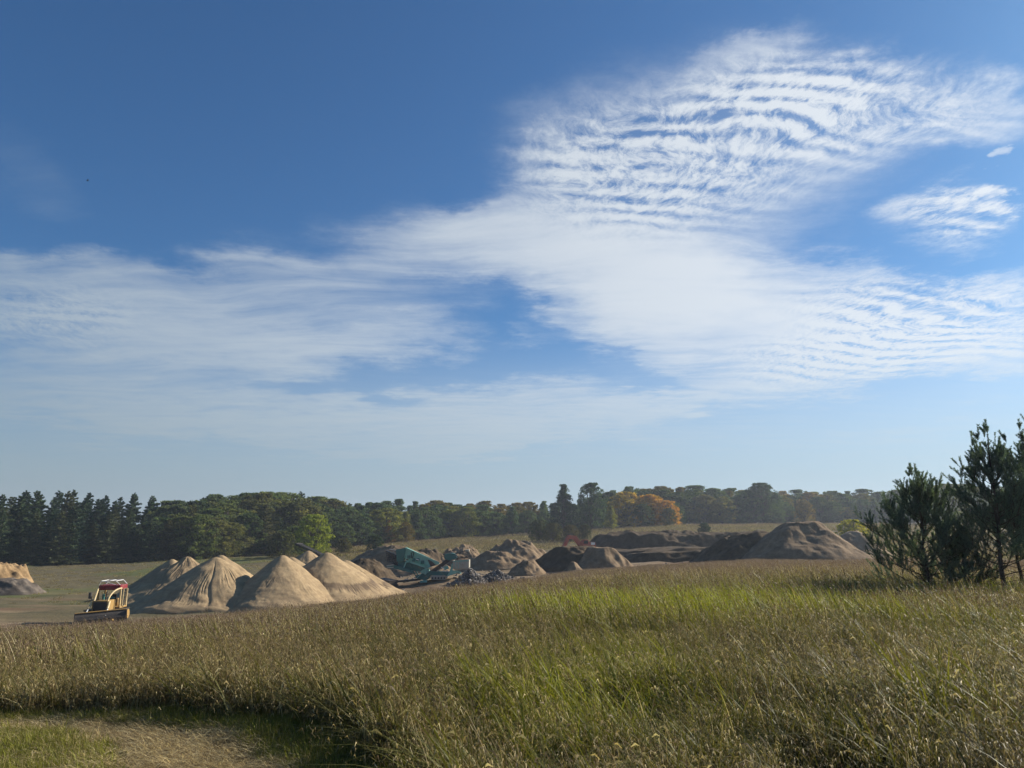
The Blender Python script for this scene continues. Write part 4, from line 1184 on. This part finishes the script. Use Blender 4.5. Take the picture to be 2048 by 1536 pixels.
def build_dozer():
    """faces the camera: local x right, y away, z up"""
    a = at(212, 1233, 65.5)
    o = empty("bulldozer", (a.x, 65.5, tz(a.x, 65.5) + .05), R(8), "old yellow bulldozer with a red canopy, blade lowered, facing the camera", "bulldozer")
    b = MB()                                                   # blade: curved plate with end plates
    prof = [(-2.55, .02), (-2.72, .25), (-2.76, .5), (-2.70, .78), (-2.52, 1.02)]
    back = [(-2.40, 1.02), (-2.56, .78), (-2.62, .5), (-2.58, .25), (-2.42, .02)]
    pr = prof + back
    n = len(pr)
    v = [(-1.85, p[0], p[1]) for p in pr] + [(1.85, p[0], p[1]) for p in pr]
    b.add(v, [list(range(n)), list(range(2 * n - 1, n - 1, -1))] + [[(i + 1) % n, i, n + i, n + (i + 1) % n] for i in range(n)])
    for s in (-1.85, 1.80): b.box(s, s + .05, -2.78, -2.3, 0, 1.0, .01)
    bl = b.build("blade", STEEL, o); bl.rotation_euler = (0, R(-3), R(24)); bl.location = (-.55, -.1, 0)
    MB().box(-1.84, 1.84, -2.62, -2.40, 1.03, 1.10).build("top_edge", YELLOW, bl)
    for s in (-1, 1):
        x = s * .98
        t = MB(); t.add(*_ext_x(track_poly(-1.55, 1.75, 0, 1.0), x - .26, x + .26))
        for k in range(26):                                    # grousers
            q = -1.5 + 3.1 * k / 25; t.box(x - .28, x + .28, q - .015, q + .015, .98, 1.05, .004); t.box(x - .28, x + .28, q - .015, q + .015, -.02, .03, .004)
        tk = t.build("track", STEEL, o)
        w_ = MB()
        for yy, rr in ((-1.08, .36), (1.28, .38)): w_.add(*_ext_x(ring((yy, .5), rr, 0, 0), x - .30, x + .30))
        w_.build("sprocket", YELLOW, tk)
        MB().tube([(x + s * .33, 1.0, .42), (x + s * .33, -1.2, .40), (x + s * .30, -2.45, .35)], .10).build("push_arm", YELLOW, o)
        cy = MB().tube([(s * .66, -1.45, 1.72), (s * .72, -1.9, 1.2)], .085).build("lift_cylinder", CREAM, o)
        MB().tube([(s * .72, -1.9, 1.2), (s * .80, -2.45, .72)], .045).build("piston_rod", WHITE, cy)
    h = MB(); h.box(-.56, .56, -1.55, .2, .85, 1.78, .06); h.box(-.60, .60, -1.60, -1.50, .80, 1.80, .04)
    hd = h.build("hood", YELLOW, o)
    g = MB(); g.box(-.50, .50, -1.63, -1.60, .86, 1.70, .01)
    for k in range(9): g.box(-.49, .49, -1.66, -1.63, .90 + k * .088, .925 + k * .088, .004)
    g.build("radiator_grille", STEEL, hd)
    MB().tube([(.12, -.7, 1.75), (.12, -.7, 2.35), (.16, -.72, 2.45)], .06).build("exhaust_pipe", STEEL, hd)
    MB().tube([(-.22, -.35, 1.75), (-.22, -.35, 2.22)], .11, 12).build("air_cleaner", TEALD, hd)
    MB().tube([(-.60, -1.2, 1.66), (-.95, -1.1, 2.05)], .03).tube([(-.98, -1.1, 1.93), (-.98, -1.1, 2.42)], .13, 12).build("work_lamp", STEEL, o)
    # cab platform, seat, levers
    d = MB(); d.box(-.95, .95, .2, 1.9, .95, 1.15, .04); d.box(-.45, .45, 1.2, 1.9, 1.15, 1.75, .08); d.build("platform", YELLOW, o)
    st = MB(); st.box(-.28, .28, .75, 1.25, 1.4, 1.55, .05); st.box(-.28, .28, 1.2, 1.32, 1.5, 2.1, .05); st.build("seat", RUBBER, o)
    MB().box(-.5, .5, .15, .28, 1.15, 1.95, .04).build("dashboard", TEALD, o)
    for x in (-.86, .86):
        for y in (.3, 1.8): MB().box(x - .06, x + .06, y - .06, y + .06, 1.12, 2.55, .01).build("canopy_post", CREAM if x > 0 else YELLOW, o)
    c = MB(); c.box(-.88, .88, .2, 1.85, 2.50, 2.90, .06)
    for k in (-.5, 0, .5): c.box(k - .03, k + .03, .16, .2, 2.55, 2.95, .005)
    cn = c.build("canopy", RED, o)
    rl = MB(); rl.tube([(-.86, .25, 2.90), (-.70, .22, 3.22), (.45, .22, 3.25), (.80, .25, 2.90)], .026)
    rl.tube([(-.86, 1.85, 2.90), (-.7, 1.88, 3.22), (.45, 1.88, 3.25), (.8, 1.85, 2.90)], .035); rl.tube([(-.5, .22, 3.22), (.55, .22, 2.90)], .022)
    for x in (-.7, -.1, .45): rl.tube([(x, .22, 3.235), (x, 1.88, 3.235)], .025)
    rl.build("roof_rail", WHITE, cn)
    # curved brush guards from the hood up to the canopy
    def arc(s):
        p = []
        for i in range(9):
            q = i / 8; p.append((s * (.52 + .40 * q ** 2.0), -1.45 + 1.75 * q ** 1.25, 1.72 + .92 * math.sin(q * math.pi / 2) ** .9))
        return p
    MB().tube(arc(1), .065).build("brush_guard", CREAM, o); MB().tube(arc(-1), .065).build("brush_guard", CREAM, o)
    f = MB(); f.tube([(1.12, .25, 2.6), (1.12, .1, 1.35), (1.2, .05, 1.2)], .06); f.tube([(1.38, .35, 2.62), (1.38, .2, 1.45), (1.25, .05, 1.22)], .05)
    f.tube([(1.12, .25, 2.6), (1.38, .35, 2.62)], .05)
    for k in range(4): f.tube([(1.12, .2, 1.5 + k * .28), (1.38, .28, 1.52 + k * .28)], .025)
    f.build("ladder", CREAM, o)
    r = MB(); r.box(-.6, .6, 1.9, 2.2, .6, 1.1, .04); r.prism([(2.2, .9), (2.9, .8), (2.95, .2), (2.8, .2), (2.75, .65), (2.2, .7)], 0, .001) if False else None
    r.build("rear_tank", YELLOW, o)
def _ext_x(poly, x0, x1):
    """poly in (y, z), extruded along x"""
    n = len(poly)
    v = [(x0, p[0], p[1]) for p in poly] + [(x1, p[0], p[1]) for p in poly]
    return v, [list(reversed(range(n))), list(range(n, 2 * n))] + [[i, (i + 1) % n, n + (i + 1) % n, n + i] for i in range(n)]

def build_screener():
    Y = 104.0
    a = at(840, 1163, Y); zb = tz(a.x, Y)
    k = Y / FPX / 6.827
    zt = at(840, 1080 + 545 / 6.827, Y).z                      # row of the track's underside
    o = empty("screening_plant", (a.x, Y, zb), 0, "green tracked gravel screening plant with a raised screen box and feed hopper", "screening machine")
    def P(x, y): return ((x - 683) * k, (zt - zb) + (545 - y) * k)
    def PP(*q): return [P(*p) for p in q]
    def prism(name, poly, y0, y1, mat, parent=o): return MB().prism(PP(*poly), y0, y1).build(name, mat, parent)
    # undercarriage
    for yy in (-1.15, .75):
        q = P(830, 535); q2 = P(1045, 480)
        t = MB().prism(track_poly(q[0], q2[0], q[1], q2[1] - .02), yy, yy + .42)
        for i in range(16):
            x = q[0] + .25 + (q2[0] - q[0] - .5) * i / 15; t.box(x - .02, x + .02, yy - .02, yy + .44, q2[1] - .04, q2[1] + .02, .004)
        tk = t.build("track", BEIGE, o)
        w_ = MB()
        for i in range(5):
            c = (q[0] + .3 + (q2[0] - q[0] - .6) * i / 4, (q[1] + q2[1]) / 2 - .06); w_.prism(ring(c, .13, 0, 0, 14), yy - .04, yy + .46)
        w_.build("roller", STEEL, tk)
    prism("chassis", ((690, 470), (740, 425), (1060, 440), (1200, 425), (1225, 462), (1185, 455), (1060, 490), (830, 480), (800, 530), (760, 548), (650, 520), (640, 485)), -.95, .95, TEALD)
    prism("deck", ((1040, 492), (1080, 440), (1108, 335), (1140, 300), (1150, 320), (1118, 415), (1200, 420), (1228, 462), (1190, 448), (1062, 488)), -1.12, -.97, TEAL)
    prism("outrigger", ((700, 548), (792, 540), (785, 572), (690, 572)), -1.2, -.9, TEAL)
    # screen box
    sb = prism("screen_box", ((470, 140), (500, 132), (815, 272), (930, 340), (800, 385), (775, 350), (470, 255)), -1.0, 1.0, TEAL)
    MB().prism(PP((372, 150), (492, 124), (500, 150), (470, 295), (385, 305)), -1.2, 1.2).build("end_hood", TEALD, sb)
    MB().prism(PP((492, 120), (820, 258), (945, 312), (938, 338), (815, 284), (488, 142)), -1.14, -1.0).build("side_rail", TEAL, sb)
    MB().prism(PP((790, 285), (815, 275), (900, 350), (830, 370)), -1.03, -1.0).build("discharge_mouth", STEEL, sb)
    m = MB()
    for x, y, w_, h in ((590, 262, 38, 42), (640, 262, 42, 36), (700, 290, 45, 44), (520, 225, 40, 40)):
        p = P(x, y + h); q = P(x + w_, y); m.box(p[0], q[0], -1.16, -1.0, p[1], q[1], .02)
    m.build("vibrator_motor", TEALD, sb)
    m = MB(); r_ = []
    for x, y in ((575, 262), (576, 200), (585, 178), (600, 176), (608, 190), (590, 262)): p = P(x, y); r_.append((p[0], -1.18, p[1]))
    m.tube(r_, .05).build("hose", RUBBER, sb)
    for x0, y0, x1, y1 in ((500, 165, 500, 235), (545, 185, 545, 255), (750, 280, 760, 345)):
        p = P(x0, y0); q = P(x1, y1); MB().bar(p, q, .09, -1.08, -1.0).build("rib", TEAL, sb)
    MB().bar(P(640, 272), P(676, 284), .10, -1.19, -1.165).build("plate", WHITE, sb)
    # bent beam and struts carrying the box
    for yy in (-1.35, 1.15):
        b = MB(); b.bar(P(508, 298), P(560, 305), .26, yy, yy + .2); b.bar(P(550, 303), P(765, 372), .24, yy, yy + .2); b.bar(P(757, 365), P(800, 382), .2, yy, yy + .2); b.bar(P(768, 372), P(765, 468), .22, yy, yy + .19)
        b.bar(P(514, 300), P(475, 392), .14, yy, yy + .18)
        b.build("support_beam", TEAL, o)
        MB().bar(P(545, 325), P(655, 512), .13, yy + .02, yy + .15).build("strut", TEALD, o)
        MB().bar(P(655, 512), P(735, 440), .10, yy + .02, yy + .15).build("strut", TEAL, o)
    prism("fines_hopper", ((400, 300), (510, 302), (760, 385), (752, 440), (520, 415), (395, 372)), -.9, .9, TEALD)
    # engine pod between the screen and the feeder
    prism("engine_cover", ((690, 440), (730, 405), (800, 400), (808, 440), (760, 470)), -1.0, .4, TEAL)
    # feed conveyor and hopper
    fc = prism("feed_conveyor", ((800, 455), (830, 420), (1150, 205), (1172, 232), (850, 470)), -.55, .55, STEEL)
    MB().prism(PP((815, 430), (1150, 198), (1158, 210), (822, 442)), -.45, .45).build("belt", RUBBER, fc)
    for yy in (-.72, .58): MB().bar(P(900, 440), P(1030, 350), .13, yy, yy + .12).build("side_frame", BEIGE, fc)
    MB().bar(P(1000, 420), P(1040, 380), .10, -.8, -.7).bar(P(965, 375), P(1060, 430), .09, -.8, -.72).build("ram", WHITE, fc)
    prism("machine_cabinet", ((1000, 380), (1050, 352), (1072, 395), (1020, 412)), -.9, -.56, TEAL)
    fh = prism("head_hood", ((1012, 212), (1100, 196), (1150, 205), (1172, 262), (1080, 292), (1014, 270)), -.85, .85, TEALD)
    MB().bar(P(1135, 212), P(1305, 160), .10, -.5, -.4).bar(P(1135, 212), P(1305, 160), .10, .4, .5).build("lift_arm", STEEL, fh)
    q = P(1283, 176); q2 = P(1332, 152); MB().box(q[0], q2[0], -.6, .6, q[1], q2[1]).build("arm_head", BEIGE, fh)
    hp = MB()                                                  # hopper: flared box, open on top
    top = PP((1122, 292), (1338, 282)); bot = PP((1132, 402), (1338, 384))
    for y0, y1 in ((-1.35, -1.27), (1.27, 1.35)):
        hp.prism([top[0], top[1], bot[1], bot[0]], y0, y1)
    hp.prism(PP((1122, 292), (1132, 292), (1142, 402), (1132, 402)), -1.27, 1.27); hp.prism(PP((1328, 283), (1338, 282), (1338, 384), (1328, 384)), -1.27, 1.27)
    hp.prism(PP((1132, 402), (1338, 384), (1320, 398), (1150, 412)), -1.2, 1.2)
    ho = hp.build("feed_hopper", BEIGE, o)
    rb = MB()
    for x in (1160, 1195, 1232, 1268, 1305): rb.bar(P(x, 296), P(x + 5, 392), .05, -1.39, -1.35)
    rb.bar(P(1124, 300), P(1338, 290), .10, -1.40, -1.352)
    rb.build("hopper_rib", TEAL, ho)
    p = P(1234, 392); q = P(1334, 305); MB().box(p[0], q[0], -1.43, -1.40, p[1], q[1], .01).build("hopper_door", BEIGE, ho)
    g = MB(); g.bar(P(1172, 262), P(1315, 256), .12, -1.0, -.9); g.bar(P(1172, 240), P(1315, 236), .06, -1.0, -.9); g.bar(P(1178, 240), P(1178, 292), .05, -1.0, -.93); g.bar(P(1310, 236), P(1312, 286), .05, -1.0, -.93)
    g.bar(P(1172, 262), P(1315, 256), .12, .9, 1.0)
    g.build("reject_grid", STEEL, ho)
    # discharge conveyors on the left side
    sc_ = prism("side_conveyor", ((262, 352), (352, 345), (610, 418), (600, 450), (350, 388), (268, 380)), -1.6, -1.05, TEALD)
    MB().prism(PP((255, 350), (352, 338), (355, 350), (260, 364)), -1.62, -1.0).prism(PP((262, 372), (352, 368), (355, 380), (268, 386)), -1.62, -1.0).build("roller_frame", BEIGE, sc_)
    rk = MB()
    for i in range(6):
        rk.bar(P(224 + i * 6, 168 + i * 27), P(388 + i * 2, 236 + i * 24), .09, -.9 + .02 * i, .9)
    rk.bar(P(232, 165), P(262, 310), .07, -.95, -.9); rk.bar(P(300, 190), P(325, 340), .07, -.95, -.9); rk.bar(P(262, 148), P(382, 175), .08, -.8, .8)
    rk.build("folded_conveyor", STEEL, o)
    tc = prism("tail_conveyor", ((238, 566), (640, 530), (700, 520), (700, 545), (640, 556), (240, 588)), -.5, .5, STEEL)
    MB().prism(ring(P(246, 577), .16, 0, 0, 14), -.55, .55).build("tail_pulley", STEEL, tc)

def build_conveyor():
    """long belt stacker behind the tallest sand pile"""
    h = at(598, 1089, 113); t = at(775, 1164, 101)
    t.z = tz(t.x, t.y) + .45
    d = h - t; L = math.hypot(d.x, d.y); yaw = math.atan2(d.y, d.x); el_ = math.atan2(d.z, L); LL = d.length
    o = empty("belt_conveyor", (t.x, t.y, t.z - .45), yaw, "long dark stacking conveyor rising behind the tallest sand pile", "conveyor")
    def Q(s, u, v): return (s * math.cos(el_) - v * math.sin(el_), u, .45 + s * math.sin(el_) + v * math.cos(el_))
    f = MB()
    for u in (-.45, .45):
        f.tube([Q(0, u, 0), Q(LL, u, 0)], .07, 6); f.tube([Q(.5, u, -.55), Q(LL * .96, u, -.45)], .05, 6)
        n = 22
        for i in range(n): f.tube([Q(.5 + (LL - 1) * i / n, u, -.5), Q(.5 + (LL - 1) * (i + .5) / n, u, 0), Q(.5 + (LL - 1) * (i + 1) / n, u, -.5)], .03, 5)
    for i in range(14): f.tube([Q(LL * i / 13, -.45, 0), Q(LL * i / 13, .45, 0)], .04, 5)
    f.build("frame", STEEL, o)
    b = MB(); v = [Q(.1, -.4, .16), Q(.1, .4, .16), Q(LL, .4, .16), Q(LL, -.4, .16), Q(.1, -.4, .11), Q(.1, .4, .11), Q(LL, .4, .11), Q(LL, -.4, .11)]
    b.add(v, [(0, 1, 2, 3), (7, 6, 5, 4), (0, 4, 5, 1), (1, 5, 6, 2), (2, 6, 7, 3), (3, 7, 4, 0)]); b.build("belt", RUBBER, o)
    MB().tube([Q(LL, -.5, .02), Q(LL, .5, .02)], .2, 14).build("head_pulley", STEEL, o)
    hp = MB(); hp.prism([(-.9, .25), (.9, .25), (1.25, 1.3), (-1.2, 1.1)], -.75, .75); hp.build("loading_hopper", STEEL, o)
    m = Q(LL * .55, 0, -.5)
    for u in (-1.0, 1.0):
        lg = MB().tube([(m[0], u * .45, m[2]), (m[0] - .2, u, .5 - (tz(t.x, t.y) - tz(h.x, h.y)) * .5)], .07, 6); lg.build("support_leg", STEEL, o)
        w_ = MB(); c = (m[0] - .2, .5)
        w_.prism(ring(c, .48, 0, 0, 20), u - .12, u + .12); w_.build("wheel", RUBBER, o)

def build_excavator():
    Y = 168.0
    a = at(1168, 1094, Y); zb = tz(a.x, Y)
    s = 5.0 / 47 * 1.0
    o = empty("excavator", (a.x, Y, a.z - 1.2), R(28), "red excavator with its boom folded, half hidden behind the dark dirt mound", "excavator")
    for yy in (-1.25, .75):
        t = MB().prism(track_poly(-2.0, 2.0, -.0, .9), yy, yy + .5); t.build("track", STEEL, o)
    MB().prism([(-.9, 1.0), (2.2, 1.0), (2.3, 1.6), (2.1, 2.2), (.5, 2.3), (-.9, 2.2)], -1.2, 1.2).build("body", RUST, o)
    c = MB().prism([(-1.1, 1.05), (.35, 1.05), (.35, 2.75), (-.75, 2.8), (-1.1, 2.0)], -1.25, -.25).build("cab", RUST, o)
    MB().prism([(-.95, 1.9), (.2, 1.9), (.2, 2.6), (-.7, 2.62)], -1.29, -1.25).build("window", GLASSY, c)
    MB().bar((1.0, 1.95), (2.0, 1.9), .5, -.9, -1.24).build("engine_panel", WHITE, o)
    b = MB(); b.bar((-.7, 1.6), (-2.2, 3.2), .85, -.1, .6); b.bar((-2.0, 3.15), (-3.9, 3.35), .80, -.1, .6); b.build("boom", RUST, o)
    st = MB(); st.bar((-3.8, 3.35), (-4.9, 1.3), .70, -.05, .5); st.build("stick", RUST, o)
    MB().tube([(-2.1, .22, 3.45), (-3.6, .22, 3.75)], .10).build("hydraulic_ram", STEEL, o)
    MB().prism([(-5.3, 1.5), (-4.6, 1.45), (-4.2, .6), (-4.6, .2), (-5.2, .5)], -.35, .8).build("bucket", RUST, o)

def build_bird():
    a = at(175, 361, 170)
    o = empty("bird", tuple(a), R(35), "small dark bird gliding high in the blue at the upper left", "bird")
    b = MB().tube([(-.30, 0, 0), (-.18, 0, .02), (0, 0, .03), (.18, 0, .02), (.34, 0, -.01)], [.015, .05, .075, .05, .012], 8); b.build("body", RUBBER, o)
    for s in (-1, 1):
        w_ = MB(); w_.add([(.14, s * .04, .04), (-.10, s * .04, .04), (-.02, s * .35, .14), (.16, s * .33, .14), (-.10, s * .66, .10), (.02, s * .68, .10), (.14, s * .04, .02), (-.10, s * .04, .02), (-.02, s * .35, .12), (.16, s * .33, .12), (-.10, s * .66, .09), (.02, s * .68, .09)],
               [(0, 1, 2, 3), (3, 2, 4, 5), (9, 8, 7, 6), (11, 10, 8, 9), (0, 3, 9, 6), (3, 5, 11, 9), (1, 7, 8, 2), (2, 8, 10, 4), (4, 10, 11, 5)])
        w_.build("wing", RUBBER, o)
build_dozer()
build_screener()
build_conveyor()
build_excavator()
build_bird()

# ---------------------------------------------------------------- air
def build_haze():
    m = material("thin_air")
    v = m.n('ShaderNodeVolumePrincipled')
    v.inputs['Color'].default_value = (.80, .88, 1.0, 1)
    v.inputs['Density'].default_value = HAZE
    v.inputs['Anisotropy'].default_value = .35
    o = m.n('ShaderNodeOutputMaterial'); m.t.links.new(v.outputs[0], o.inputs['Volume'])
    x, y0, y1, z0, z1 = 1750, -60, 1650, -14, 60
    vs = [(sx * x, y, z) for z in (z0, z1) for (sx, y) in ((-1, y0), (1, y0), (1, y1), (-1, y1))]
    h = mesh_obj("haze", vs, [(3, 2, 1, 0), (4, 5, 6, 7), (0, 1, 5, 4), (1, 2, 6, 5), (2, 3, 7, 6), (3, 0, 4, 7)], m.mat)
    tag(h, "thin bluish air over the field and woods", "haze", kind='stuff')
HAZE = .00026
build_haze()
